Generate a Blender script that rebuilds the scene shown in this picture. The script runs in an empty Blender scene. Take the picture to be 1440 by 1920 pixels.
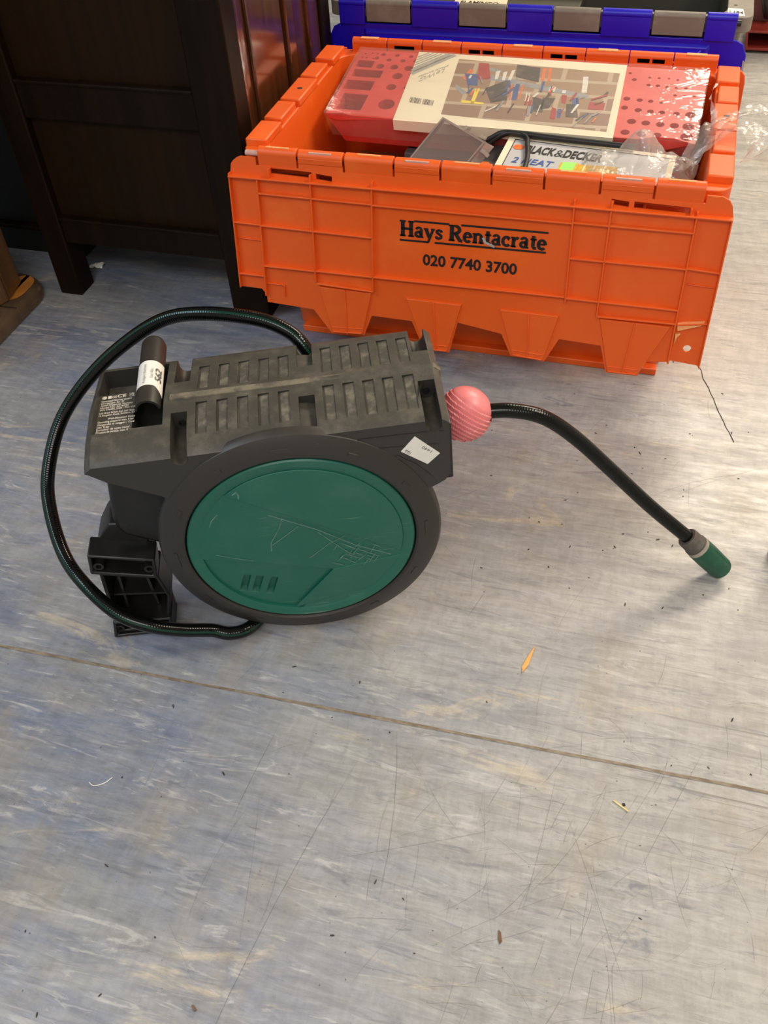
import bpy, bmesh, math, random
from mathutils import Vector, Matrix, noise
random.seed(7)
S = bpy.context.scene
COL = S.collection
# ------------------------------------------------------------------ camera
CAM_C = Vector((0.6142, -1.2374, 0.9459))
CR = Vector((0.95963, 0.27673, -0.05021)); CU = Vector((-0.16549, 0.69994, 0.69476)); CF = Vector((-0.22741, 0.65841, -0.71749))
cd = bpy.data.cameras.new('camera'); cam = bpy.data.objects.new('camera', cd); COL.objects.link(cam)
M = Matrix.Identity(4)
for i in range(3):
    M[i][0] = CR[i]; M[i][1] = CU[i]; M[i][2] = -CF[i]; M[i][3] = CAM_C[i]
cam.matrix_world = M
cd.sensor_fit = 'VERTICAL'; cd.sensor_height = 36.0; cd.lens = 1726.9 * 36.0 / 1920.0; cd.clip_start = 0.02
S.camera = cam
# ------------------------------------------------------------------ world, lights, exposure
w = bpy.data.worlds.new('world'); S.world = w; w.use_nodes = True
w.node_tree.nodes['Background'].inputs[0].default_value = (0.9, 0.95, 1.0, 1); w.node_tree.nodes['Background'].inputs[1].default_value = 0.05

def area(name, loc, size, power, col, rot=(0, 0, 0)):
    l = bpy.data.lights.new(name, 'AREA'); l.shape = 'RECTANGLE'; l.size, l.size_y = size; l.energy = power; l.color = col
    o = bpy.data.objects.new(name, l); COL.objects.link(o); o.location = loc; o.rotation_euler = rot
    return o
WARM = (1.0, 0.86, 0.68)
area('ceiling_lamp_far', (1.42, 2.55, 2.62), (1.5, 0.7), 124, WARM)
area('ceiling_lamp_mid', (2.2, 0.3, 2.62), (0.6, 1.4), 60, WARM)
area('fill_light_near', (0.9, -2.6, 2.62), (2.0, 1.0), 58, (0.98, 0.95, 0.92))  # unseen front fill, added to lift the faces turned to the camera
area('fill_light_side', (-1.7, -1.7, 2.62), (0.8, 1.6), 46, (0.72, 0.85, 1.0))  # unseen cool fill, added to brighten the floor on the left
S.view_settings.view_transform = 'Standard'; S.view_settings.look = 'None'
S.view_settings.exposure = 0.0; S.view_settings.gamma = 1.0; S.view_settings.use_curve_mapping = False

# ------------------------------------------------------------------ materials
def nodes_of(m):
    m.use_nodes = True
    return m.node_tree, m.node_tree.nodes, m.node_tree.links, m.node_tree.nodes['Principled BSDF']

def tex_noise(nt, scale, detail=4, rough=0.55, stretch=(1, 1, 1), rot=(0, 0, 0), dist=0.0):
    tc = nt.nodes.new('ShaderNodeTexCoord'); mp = nt.nodes.new('ShaderNodeMapping'); n = nt.nodes.new('ShaderNodeTexNoise')
    mp.inputs['Scale'].default_value = stretch; mp.inputs['Rotation'].default_value = rot
    n.inputs['Scale'].default_value = scale; n.inputs['Detail'].default_value = detail; n.inputs['Roughness'].default_value = rough
    n.inputs['Distortion'].default_value = dist
    nt.links.new(tc.outputs['Object'], mp.inputs['Vector']); nt.links.new(mp.outputs['Vector'], n.inputs['Vector'])
    return n.outputs['Fac']

def ramp(nt, src, lo, hi, a=0.0, b=1.0):
    r = nt.nodes.new('ShaderNodeMapRange'); r.interpolation_type = 'SMOOTHSTEP'
    r.inputs['From Min'].default_value = lo; r.inputs['From Max'].default_value = hi
    r.inputs['To Min'].default_value = a; r.inputs['To Max'].default_value = b
    nt.links.new(src, r.inputs['Value']); return r.outputs['Result']

def mixc(nt, fac, a, b):
    m = nt.nodes.new('ShaderNodeMix'); m.data_type = 'RGBA'
    for sock, val in ((m.inputs['Factor'], fac), (m.inputs[6], a), (m.inputs[7], b)):
        if isinstance(val, (int, float)): sock.default_value = val
        elif isinstance(val, tuple): sock.default_value = (*val, 1)
        else: nt.links.new(val, sock)
    return m.outputs[2]

def math_(nt, op, a, b=0.0):
    m = nt.nodes.new('ShaderNodeMath'); m.operation = op
    for i, v in enumerate((a, b)):
        if isinstance(v, (int, float)): m.inputs[i].default_value = v
        else: nt.links.new(v, m.inputs[i])
    return m.outputs[0]

def bump(nt, bs, src, strength, dist=0.001):
    b = nt.nodes.new('ShaderNodeBump'); b.inputs['Strength'].default_value = strength; b.inputs['Distance'].default_value = dist
    nt.links.new(src, b.inputs['Height']); nt.links.new(b.outputs['Normal'], bs.inputs['Normal'])

def mat(name, col, rough=0.5, var=None, scale=30, stretch=(1, 1, 1), lo=0.45, hi=0.7, bmp=0.0, bscale=300, metal=0.0, coat=0.0, spec=0.5):
    m = bpy.data.materials.new(name); nt, N, L, bs = nodes_of(m)
    bs.inputs['Base Color'].default_value = (*col, 1); bs.inputs['Roughness'].default_value = rough
    bs.inputs['Metallic'].default_value = metal; bs.inputs['Coat Weight'].default_value = coat
    bs.inputs['Coat Roughness'].default_value = 0.12; bs.inputs['Specular IOR Level'].default_value = spec
    if var:
        f = ramp(nt, tex_noise(nt, scale, 5, 0.6, stretch), lo, hi)
        L.new(mixc(nt, f, col, var), bs.inputs['Base Color'])
    if bmp: bump(nt, bs, tex_noise(nt, bscale, 2), bmp, 0.0006)
    return m

def floor_mat():
    m = bpy.data.materials.new('floor_vinyl'); nt, N, L, bs = nodes_of(m)
    r0 = (0, 0, -0.05)
    base = mixc(nt, ramp(nt, tex_noise(nt, 5.0, 7, 0.66, (0.6, 1.9, 1), r0, 0.5), 0.38, 0.62), (0.138, 0.168, 0.248), (0.235, 0.243, 0.258))
    # worn lane on the right: less blue, plus lamp reflection lightened into the colour
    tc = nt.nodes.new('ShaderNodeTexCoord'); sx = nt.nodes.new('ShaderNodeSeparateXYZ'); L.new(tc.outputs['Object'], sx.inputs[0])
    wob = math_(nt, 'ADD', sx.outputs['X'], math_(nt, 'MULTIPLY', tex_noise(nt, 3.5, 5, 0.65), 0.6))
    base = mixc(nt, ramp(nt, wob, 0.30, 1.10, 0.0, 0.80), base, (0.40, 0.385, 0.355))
    fib = ramp(nt, tex_noise(nt, 24, 7, 0.72, (0.45, 2.6, 1), r0, 0.8), 0.30, 0.70, 0, 1)
    base = mixc(nt, math_(nt, 'MULTIPLY', fib, 0.40), base, (0.37, 0.365, 0.355))
    streak = ramp(nt, tex_noise(nt, 17, 7, 0.7, (0.40, 2.3, 1), r0, 1.6), 0.57, 0.68, 0, 0.75)
    base = mixc(nt, streak, base, (0.47, 0.465, 0.445))
    dstreak = ramp(nt, tex_noise(nt, 22, 7, 0.72, (0.38, 2.2, 1), (0, 0, -0.02), 1.3), 0.56, 0.70, 0, 0.60)
    base = mixc(nt, dstreak, base, (0.125, 0.14, 0.19))
    cream = ramp(nt, tex_noise(nt, 9, 6, 0.68, (0.6, 1.9, 1), (0.2, 0, -0.08), 1.0), 0.585, 0.69, 0, 0.72)
    base = mixc(nt, cream, base, (0.49, 0.43, 0.335))
    stain = ramp(nt, tex_noise(nt, 4.2, 5, 0.62, (1.8, 0.8, 1), (0, 0, 0.5)), 0.52, 0.72, 0, 0.50)
    base = mixc(nt, stain, base, (0.32, 0.265, 0.18))
    grime = ramp(nt, tex_noise(nt, 70, 6, 0.75), 0.50, 0.78, 0, 0.42)
    base = mixc(nt, grime, base, (0.17, 0.165, 0.155))
    def mul(c, src, lo, hi, a, b):
        m_ = nt.nodes.new('ShaderNodeMix'); m_.data_type = 'RGBA'; m_.blend_type = 'MULTIPLY'; m_.inputs['Factor'].default_value = 1.0
        L.new(c, m_.inputs[6]); L.new(ramp(nt, src, lo, hi, a, b), m_.inputs[7]); return m_.outputs[2]
    base = mul(base, tex_noise(nt, 34, 8, 0.75, (0.35, 2.0, 1), r0, 1.0), 0.34, 0.66, 0.86, 1.13)
    base = mul(base, tex_noise(nt, 46, 6, 0.7, (1.9, 0.45, 1), (0, 0, 0.1), 0.6), 0.36, 0.64, 0.94, 1.05)
    dash = ramp(nt, tex_noise(nt, 30, 6, 0.62, (0.42, 2.4, 1), r0, 1.8), 0.585, 0.635, 0, 0.62)
    patch = ramp(nt, tex_noise(nt, 6.5, 5, 0.7, (0.7, 1.6, 1), (0.4, 0, 0), 0.5), 0.42, 0.66, 0.12, 0.95)
    base = mixc(nt, math_(nt, 'MULTIPLY', dash, patch), base, (0.47, 0.465, 0.45))
    ddash = ramp(nt, tex_noise(nt, 34, 6, 0.62, (0.35, 2.6, 1), (0, 0.3, -0.03), 1.5), 0.595, 0.65, 0, 0.48)
    base = mixc(nt, math_(nt, 'MULTIPLY', ddash, patch), base, (0.13, 0.14, 0.165))
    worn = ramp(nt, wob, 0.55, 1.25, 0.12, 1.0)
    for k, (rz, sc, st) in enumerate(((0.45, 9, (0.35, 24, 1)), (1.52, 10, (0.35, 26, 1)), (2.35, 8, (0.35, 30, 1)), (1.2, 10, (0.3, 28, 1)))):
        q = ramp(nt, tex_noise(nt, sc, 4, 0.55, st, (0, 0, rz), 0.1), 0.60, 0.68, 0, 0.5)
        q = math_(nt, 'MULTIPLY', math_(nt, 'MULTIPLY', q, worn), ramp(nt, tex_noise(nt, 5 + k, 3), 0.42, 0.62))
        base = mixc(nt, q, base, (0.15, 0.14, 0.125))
    speck = ramp(nt, tex_noise(nt, 260, 1, 0.3), 0.775, 0.81, 0, 0.7)
    base = mixc(nt, speck, base, (0.06, 0.05, 0.045))
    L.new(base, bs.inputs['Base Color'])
    L.new(ramp(nt, tex_noise(nt, 24, 6, 0.7, (0.6, 2.2, 1), r0), 0.3, 0.7, 0.27, 0.47), bs.inputs['Roughness'])
    bump(nt, bs, tex_noise(nt, 130, 5, 0.65, (0.7, 1.5, 1)), 0.16, 0.001)
    return m

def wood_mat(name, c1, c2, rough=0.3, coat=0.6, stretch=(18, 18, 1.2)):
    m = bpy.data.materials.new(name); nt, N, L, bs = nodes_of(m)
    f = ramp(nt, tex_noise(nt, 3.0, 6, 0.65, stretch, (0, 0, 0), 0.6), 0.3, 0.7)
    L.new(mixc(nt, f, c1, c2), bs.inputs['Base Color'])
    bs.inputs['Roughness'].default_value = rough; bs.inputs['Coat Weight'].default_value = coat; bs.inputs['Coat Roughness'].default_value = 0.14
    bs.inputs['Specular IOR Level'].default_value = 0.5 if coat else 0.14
    return m

def dusty_mat(name, col, dust, rough, amount):
    """plastic that keeps dirt on the faces that point up"""
    m = bpy.data.materials.new(name); nt, N, L, bs = nodes_of(m)
    g = nt.nodes.new('ShaderNodeNewGeometry'); sp = nt.nodes.new('ShaderNodeSeparateXYZ'); L.new(g.outputs['Normal'], sp.inputs[0])
    up = ramp(nt, sp.outputs['Z'], 0.45, 0.95)
    blot = ramp(nt, tex_noise(nt, 38, 6, 0.7), 0.42, 0.75, 0.25, 1.0)
    f = math_(nt, 'MULTIPLY', math_(nt, 'MULTIPLY', up, blot), amount)
    c = mixc(nt, f, col, dust)
    sc = ramp(nt, tex_noise(nt, 55, 4, 0.7, (1, 1, 3)), 0.66, 0.78, 0, 0.35)
    L.new(mixc(nt, sc, c, (0.12, 0.105, 0.085)), bs.inputs['Base Color'])
    bs.inputs['Roughness'].default_value = rough
    bump(nt, bs, tex_noise(nt, 900, 2), 0.12, 0.0004)
    return m

def green_mat():
    m = bpy.data.materials.new('green_plastic'); nt, N, L, bs = nodes_of(m)
    c = (0.009, 0.115, 0.078)
    c = mixc(nt, ramp(nt, tex_noise(nt, 16, 5, 0.65), 0.45, 0.75, 0, 0.40), c, (0.045, 0.16, 0.12))
    for rz, st, th in ((0.9, (1, 1, 22), 0.655), (-0.5, (1, 1, 26), 0.67), (2.2, (1, 1, 18), 0.67)):
        s = ramp(nt, tex_noise(nt, 13, 3, 0.55, st, (0, rz, 0.37), 0.3), th, th + 0.05, 0, 0.45)
        s = math_(nt, 'MULTIPLY', s, ramp(nt, tex_noise(nt, 10, 2), 0.48, 0.62))
        c = mixc(nt, s, c, (0.22, 0.33, 0.27))
    L.new(c, bs.inputs['Base Color']); bs.inputs['Roughness'].default_value = 0.42
    bump(nt, bs, tex_noise(nt, 700, 2), 0.06, 0.0004)
    return m

def hose_mat(name, stripes):
    m = bpy.data.materials.new(name); nt, N, L, bs = nodes_of(m)
    uv = nt.nodes.new('ShaderNodeUVMap'); sp = nt.nodes.new('ShaderNodeSeparateXYZ'); L.new(uv.outputs['UV'], sp.inputs[0])
    s = math_(nt, 'SINE', math_(nt, 'MULTIPLY', sp.outputs['X'], 6.28318 * 3))
    f = ramp(nt, s, 0.78, 0.99, 0, 1.0 if stripes else 0.12)
    L.new(mixc(nt, f, (0.0025, 0.0030, 0.0026), (0.004, 0.034, 0.022)), bs.inputs['Base Color'])
    bs.inputs['Roughness'].default_value = 0.13 if stripes else 0.2
    wv = math_(nt, 'SINE', math_(nt, 'MULTIPLY', sp.outputs['Y'], 6.28318 / 0.0030))
    bs.inputs['Specular IOR Level'].default_value = 0.3
    bump(nt, bs, wv, 0.10, 0.0005)
    return m

def film_mat(name, tint, base, rough, bscale, bstr, milky=0.0):
    """clear plastic film: mostly see-through, with a glossy coat"""
    m = bpy.data.materials.new(name); nt, N, L, bs = nodes_of(m)
    bs.inputs['Base Color'].default_value = (*tint, 1); bs.inputs['Roughness'].default_value = rough
    out = nt.nodes['Material Output']
    tr = nt.nodes.new('ShaderNodeBsdfTransparent'); gl = nt.nodes.new('ShaderNodeBsdfGlossy'); gl.inputs['Roughness'].default_value = rough
    m1 = nt.nodes.new('ShaderNodeMixShader'); m2 = nt.nodes.new('ShaderNodeMixShader')
    lw = nt.nodes.new('ShaderNodeLayerWeight'); lw.inputs['Blend'].default_value = 0.5
    b = nt.nodes.new('ShaderNodeBump'); b.inputs['Strength'].default_value = bstr; b.inputs['Distance'].default_value = 0.004
    L.new(tex_noise(nt, bscale, 3, 0.6, (1, 2.2, 1), (0, 0, 0.5), 0.8), b.inputs['Height'])
    for n in (gl, bs): L.new(b.outputs['Normal'], n.inputs['Normal'])
    m1.inputs[0].default_value = milky
    L.new(tr.outputs[0], m1.inputs[1]); L.new(bs.outputs[0], m1.inputs[2])
    L.new(ramp(nt, lw.outputs['Facing'], 0.45, 1.0, base, min(0.75, base + 0.5)), m2.inputs[0]); L.new(m1.outputs[0], m2.inputs[1]); L.new(gl.outputs[0], m2.inputs[2])
    L.new(m2.outputs[0], out.inputs['Surface'])
    return m

def brick_print_mat():
    m = bpy.data.materials.new('printed_wall'); nt, N, L, bs = nodes_of(m)
    tc = nt.nodes.new('ShaderNodeTexCoord'); br = nt.nodes.new('ShaderNodeTexBrick')
    br.inputs['Color1'].default_value = (0.34, 0.215, 0.13, 1); br.inputs['Color2'].default_value = (0.26, 0.15, 0.10, 1); br.inputs['Mortar'].default_value = (0.46, 0.36, 0.25, 1)
    br.inputs['Scale'].default_value = 1.0; br.inputs['Brick Width'].default_value = 0.075; br.inputs['Row Height'].default_value = 0.04; br.inputs['Mortar Size'].default_value = 0.004
    L.new(tc.outputs['Object'], br.inputs['Vector']); L.new(br.outputs['Color'], bs.inputs['Base Color']); bs.inputs['Roughness'].default_value = 0.4
    return m

MT = dict(
    floor=floor_mat(), seam=mat('seam_grime', (0.15, 0.115, 0.075), 0.6, (0.27, 0.22, 0.16), 60, (1, 3, 1), 0.35, 0.65), scratch=film_mat('scratch_film', (0.10, 0.09, 0.075), 0.0, 0.6, 90, 0.1, 0.27),
    wall=mat('wall_paint', (0.55, 0.53, 0.49), 0.7, (0.5, 0.48, 0.44), 6), ceil=mat('ceiling_paint', (0.7, 0.68, 0.64), 0.8, (0.66, 0.64, 0.6), 5),
    orange=mat('orange_plastic', (0.80, 0.108, 0.008), 0.42, (0.84, 0.145, 0.016), 14, (1, 1, 1), 0.5, 0.8, 0.05, 900),
    orange_worn_lit=mat('orange_torn_lit', (0.9, 0.36, 0.12), 0.6, (0.95, 0.5, 0.25), 200),  # torn plastic, also the highlight strips painted on the hinge knuckles
    pin=mat('hinge_pin', (0.62, 0.36, 0.28), 0.4, (0.5, 0.3, 0.24), 80),
    ink=mat('black_ink', (0.006, 0.006, 0.007), 0.5, (0.012, 0.012, 0.013), 60),
    blue=mat('blue_plastic', (0.010, 0.003, 0.50), 0.36, (0.02, 0.012, 0.58), 11, (1, 1, 1), 0.55, 0.8),
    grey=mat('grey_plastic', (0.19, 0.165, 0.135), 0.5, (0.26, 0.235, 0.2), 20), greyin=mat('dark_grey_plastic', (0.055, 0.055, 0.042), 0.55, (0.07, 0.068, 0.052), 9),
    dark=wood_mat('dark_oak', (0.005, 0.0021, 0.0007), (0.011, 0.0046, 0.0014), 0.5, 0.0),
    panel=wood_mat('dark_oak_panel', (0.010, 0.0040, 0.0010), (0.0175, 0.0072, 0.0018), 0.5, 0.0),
    gloss=wood_mat('varnished_oak_lit', (0.045, 0.015, 0.006), (0.085, 0.03, 0.011), 0.2, 0.9),  # cabinet side: varnish, with its lit reflection put into a lighter colour
    pale=wood_mat('honey_wood', (0.075, 0.032, 0.010), (0.13, 0.058, 0.019), 0.4, 0.3), base=wood_mat('brown_base', (0.06, 0.036, 0.021), (0.10, 0.062, 0.036), 0.42, 0.3, (5, 5, 5)), honey=wood_mat('worn_honey_wood', (0.36, 0.13, 0.022), (0.50, 0.20, 0.04), 0.35, 0.4, (6, 6, 6)),
    black=mat('black_paint', (0.004, 0.004, 0.004), 0.5, (0.006, 0.006, 0.005), 10),
    reel=dusty_mat('reel_plastic', (0.030, 0.028, 0.024), (0.15, 0.133, 0.10), 0.48, 0.62), rim=dusty_mat('rim_plastic', (0.026, 0.023, 0.020), (0.07, 0.06, 0.05), 0.42, 0.4),
    slotdust=mat('slot_dust', (0.060, 0.054, 0.042), 0.7, (0.16, 0.14, 0.10), 70, (1, 1, 1), 0.42, 0.72),
    dust=mat('seam_dust', (0.17, 0.145, 0.10), 0.8, (0.07, 0.062, 0.05), 45, (1, 1, 1), 0.4, 0.65), blackp=mat('black_plastic', (0.008, 0.0078, 0.007), 0.38, (0.013, 0.012, 0.011), 50),
    green=green_mat(), hose=hose_mat('hose_green', True), hose2=hose_mat('hose_black', False),
    coverscratch=mat('cover_scratch', (0.15, 0.26, 0.205), 0.5, (0.05, 0.16, 0.115), 90),
    pink=mat('pink_plastic', (0.78, 0.225, 0.235), 0.38, (0.70, 0.19, 0.20), 40), collar=mat('grey_rubber', (0.075, 0.062, 0.05), 0.6, (0.11, 0.095, 0.08), 90),
    lring=mat('pale_ring', (0.33, 0.29, 0.24), 0.5, (0.24, 0.21, 0.18), 90), cgreen=mat('connector_green', (0.006, 0.07, 0.038), 0.4, (0.012, 0.10, 0.06), 60),
    white=mat('white_paper', (0.80, 0.78, 0.72), 0.6, (0.76, 0.74, 0.68), 60), cream=mat('cream_card', (0.80, 0.71, 0.52), 0.5, (0.76, 0.67, 0.48), 20),
    pencil=mat('grey_print', (0.36, 0.34, 0.30), 0.6, (0.42, 0.40, 0.35), 60), text=mat('white_print', (0.62, 0.57, 0.48), 0.5, (0.5, 0.46, 0.39), 200),
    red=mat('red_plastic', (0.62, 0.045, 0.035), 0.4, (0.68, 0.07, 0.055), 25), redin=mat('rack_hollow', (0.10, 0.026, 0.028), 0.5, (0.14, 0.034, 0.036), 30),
    redsteel=mat('red_painted_steel', (0.22, 0.022, 0.014), 0.4, (0.30, 0.034, 0.02), 20), maroon=mat('maroon_paint', (0.10, 0.025, 0.022), 0.4, (0.13, 0.035, 0.03), 12),
    film=film_mat('wrap_film', (0.8, 0.75, 0.7), 0.07, 0.06, 18, 0.42, 0.09), bag=film_mat('bag_film', (0.80, 0.74, 0.66), 0.07, 0.16, 45, 0.5, 0.22), strap=film_mat('strap_film', (0.85, 0.8, 0.74), 0.08, 0.2, 60, 0.4, 0.62),
    lid=film_mat('smoky_clear', (0.27, 0.225, 0.20), 0.06, 0.15, 12, 0.1, 0.45), lidedge=film_mat('smoky_clear_edge', (0.42, 0.36, 0.32), 0.12, 0.12, 12, 0.1, 0.62),
    boxw=mat('box_silver_card', (0.50, 0.50, 0.50), 0.32, (0.46, 0.46, 0.47), 14), boxd=mat('box_grey_card', (0.09, 0.085, 0.085), 0.4, (0.11, 0.105, 0.10), 14),
    kraft=mat('brown_card', (0.33, 0.20, 0.10), 0.7, (0.29, 0.17, 0.085), 30), logo=mat('orange_print', (0.75, 0.16, 0.03), 0.4, (0.8, 0.2, 0.04), 30),
    blueink=mat('blue_print', (0.03, 0.09, 0.34), 0.4, (0.04, 0.11, 0.38), 40), yellow=mat('yellow_card', (0.62, 0.36, 0.03), 0.4, (0.7, 0.44, 0.05), 60),
    lime=mat('lime_sticker', (0.30, 0.75, 0.13), 0.5, (0.34, 0.8, 0.16), 40), redp=mat('red_print', (0.6, 0.04, 0.03), 0.5, (0.66, 0.06, 0.04), 40),
    cable=mat('black_cable', (0.010, 0.010, 0.010), 0.4, (0.016, 0.016, 0.016), 60), brick=brick_print_mat(),
    p_or=mat('print_orange', (0.70, 0.17, 0.05), 0.4, (0.6, 0.14, 0.04), 80), p_bl=mat('print_blue', (0.06, 0.10, 0.24), 0.4, (0.08, 0.13, 0.28), 80), p_rd=mat('print_red', (0.36, 0.04, 0.04), 0.4, (0.42, 0.06, 0.05), 80),
    p_ye=mat('print_yellow', (0.78, 0.60, 0.06), 0.4, (0.82, 0.64, 0.09), 80), p_bk=mat('print_black', (0.065, 0.055, 0.05), 0.4, (0.15, 0.11, 0.08), 60), p_gr=mat('print_grey', (0.30, 0.30, 0.29), 0.4, (0.24, 0.24, 0.24), 80), p_wh=mat('print_white', (0.7, 0.66, 0.58), 0.4, (0.6, 0.57, 0.5), 80),
    chip=mat('splinter_wood', (0.72, 0.36, 0.09), 0.6, (0.8, 0.47, 0.16), 120, (1, 4, 1)), straw=mat('straw', (0.72, 0.58, 0.26), 0.6, (0.6, 0.46, 0.2), 120), bark=mat('bark', (0.16, 0.08, 0.035), 0.7, (0.1, 0.05, 0.02), 150), grit=mat('grit', (0.03, 0.026, 0.022), 0.8, (0.05, 0.04, 0.03), 200),
)

# ------------------------------------------------------------------ mesh helpers
class MB:
    def __init__(s): s.v = []; s.f = []; s.mi = []; s.uv = {}
    def add(s, vs, fs, mi=0):
        b = len(s.v); s.v += [tuple(x) for x in vs]; s.f += [tuple(i + b for i in f) for f in fs]; s.mi += [mi] * len(fs); return b
    def box(s, a, b, mi=0, fn=None):
        (x0, y0, z0), (x1, y1, z1) = a, b
        vs = [(x, y, z) for z in (z0, z1) for y in (y0, y1) for x in (x0, x1)]
        if fn: vs = [fn(*p) for p in vs]
        s.add(vs, [(0, 2, 3, 1), (4, 5, 7, 6), (0, 1, 5, 4), (2, 6, 7, 3), (0, 4, 6, 2), (1, 3, 7, 5)], mi); return s
    def prism(s, poly, h0, h1, fn, mi=0):
        n = len(poly); vs = [fn(p, q, h0) for p, q in poly] + [fn(p, q, h1) for p, q in poly]
        s.add(vs, [tuple(range(n))[::-1], tuple(range(n, 2 * n))] + [(i, (i + 1) % n, n + (i + 1) % n, n + i) for i in range(n)], mi); return s
    def flat(s, poly, h, fn, mi=0):
        s.add([fn(p, q, h) for p, q in poly], [tuple(range(len(poly)))], mi); return s
    def loft(s, rings, caps=(True, True), mi=0):
        n = len(rings[0]); b = s.add([p for r in rings for p in r], [], mi)
        fs = [(b + k * n + i, b + k * n + (i + 1) % n, b + (k + 1) * n + (i + 1) % n, b + (k + 1) * n + i) for k in range(len(rings) - 1) for i in range(n)]
        if caps[0]: fs.append(tuple(b + i for i in range(n))[::-1])
        if caps[1]: fs.append(tuple(b + (len(rings) - 1) * n + i for i in range(n)))
        s.f += fs; s.mi += [mi] * len(fs); return s
    def tube(s, path, r, n=14, caps=True, mi=0, r_in=None):
        P = [Vector(p) for p in path]; L = 0; rings = []; up = None; ls = []
        for i, p in enumerate(P):
            t = (P[min(i + 1, len(P) - 1)] - P[max(i - 1, 0)]).normalized()
            if up is None: up = t.orthogonal().normalized()
            else: up = (up - t * up.dot(t)).normalized()
            b = t.cross(up); rr = r[i] if isinstance(r, (list, tuple)) else r
            if i: L += (p - P[i - 1]).length
            ls.append(L); rings.append([p + rr * (math.cos(a) * up + math.sin(a) * b) for a in [2 * math.pi * k / n for k in range(n)]])
        f0 = len(s.f); s.loft(rings, (caps, caps), mi)
        for k in range(len(rings) - 1):
            for i in range(n):
                s.uv[f0 + k * n + i] = [(i / n, ls[k]), ((i + 1) / n, ls[k]), ((i + 1) / n, ls[k + 1]), (i / n, ls[k + 1])]
        return s
    def lathe(s, prof, fn, n=64, mi=0, closed=False):
        rings = [[fn(r * math.cos(2 * math.pi * k / n), h, r * math.sin(2 * math.pi * k / n)) for k in range(n)] for r, h in prof]
        s.loft(rings, (not closed, not closed), mi)
        if closed: s.loft([rings[-1], rings[0]], (False, False), mi)
        return s
    def grid(s, nu, nv, fn, mi=0):
        vs = [fn(i / nu, j / nv) for j in range(nv + 1) for i in range(nu + 1)]; m = nu + 1
        s.add(vs, [(j * m + i, j * m + i + 1, (j + 1) * m + i + 1, (j + 1) * m + i) for j in range(nv) for i in range(nu)], mi); return s
    def mesh(s, name, mats=(), org=(0, 0, 0), recalc=True, smooth=None):
        me = bpy.data.meshes.new(name); o = Vector(org)
        me.from_pydata([Vector(p) - o for p in s.v], [], s.f)
        for m in mats: me.materials.append(m)
        me.polygons.foreach_set('material_index', s.mi)
        if s.uv:
            lay = me.uv_layers.new(name='UVMap')
            for fi, u in s.uv.items():
                for li, c in zip(me.polygons[fi].loop_indices, u): lay.data[li].uv = c
        if recalc:
            bm = bmesh.new(); bm.from_mesh(me); bmesh.ops.recalc_face_normals(bm, faces=bm.faces); bm.to_mesh(me); bm.free()
        if smooth is not None: shade(me, smooth)
        return me

def shade(me, ang):
    me.polygons.foreach_set('use_smooth', [True] * len(me.polygons)); me.set_sharp_from_angle(angle=math.radians(ang)); me.update()

def link(name, me, parent=None, loc=(0, 0, 0), **props):
    o = bpy.data.objects.new(name, me); COL.objects.link(o)
    if parent: o.parent = parent
    else: o.location = loc
    for k, v in props.items(): o[k] = v
    return o

ORG = {}
def thing(name, label, cat, loc, group=None):
    o = bpy.data.objects.new(name, None); COL.objects.link(o); o.location = loc; o.empty_display_size = 0.02
    o['label'] = label; o['category'] = cat
    if group: o['group'] = group
    ORG[o.name] = Vector(loc); return o

def org_of(o):
    v = Vector((0, 0, 0))
    while o: v += Vector(o.location); o = o.parent
    return v

def part(name, mb, mats, parent, smooth=30, bevel=0, label=None, seg=2, recalc=True):
    me = mb.mesh(name, [MT[m] for m in mats], org_of(parent), recalc, smooth)
    o = link(name, me, parent)
    if bevel: bev(o, bevel, seg)
    if label: o['label'] = label
    return o

def solo(name, mb, mats, label, cat, loc, smooth=30, bevel=0, group=None, kind=None, recalc=True):
    me = mb.mesh(name, [MT[m] for m in mats], loc, recalc, smooth); o = link(name, me, None, loc)
    if bevel: bev(o, bevel)
    if kind: o['kind'] = kind
    if label: o['label'] = label
    if cat: o['category'] = cat
    if group: o['group'] = group
    return o

def bev(o, wd, seg=2):
    m = o.modifiers.new('bevel', 'BEVEL'); m.width = wd; m.segments = seg; m.limit_method = 'ANGLE'; m.angle_limit = math.radians(35); m.harden_normals = False

def boolean(mb, cut, op='DIFFERENCE'):
    """bake a boolean of two mesh builders back into a mesh builder"""
    a = bpy.data.objects.new('a', mb.mesh('a')); b = bpy.data.objects.new('b', cut.mesh('b'))
    COL.objects.link(a); COL.objects.link(b)
    m = a.modifiers.new('x', 'BOOLEAN'); m.operation = op; m.object = b; m.solver = 'EXACT'; m.use_self = True
    dg = bpy.context.evaluated_depsgraph_get(); dg.update()
    me = bpy.data.meshes.new_from_object(a.evaluated_get(dg))
    r = MB(); r.add([tuple(v.co) for v in me.vertices], [tuple(p.vertices) for p in me.polygons])
    for o in (a, b): d = o.data; bpy.data.objects.remove(o); bpy.data.meshes.remove(d)
    bpy.data.meshes.remove(me); return r

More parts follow.
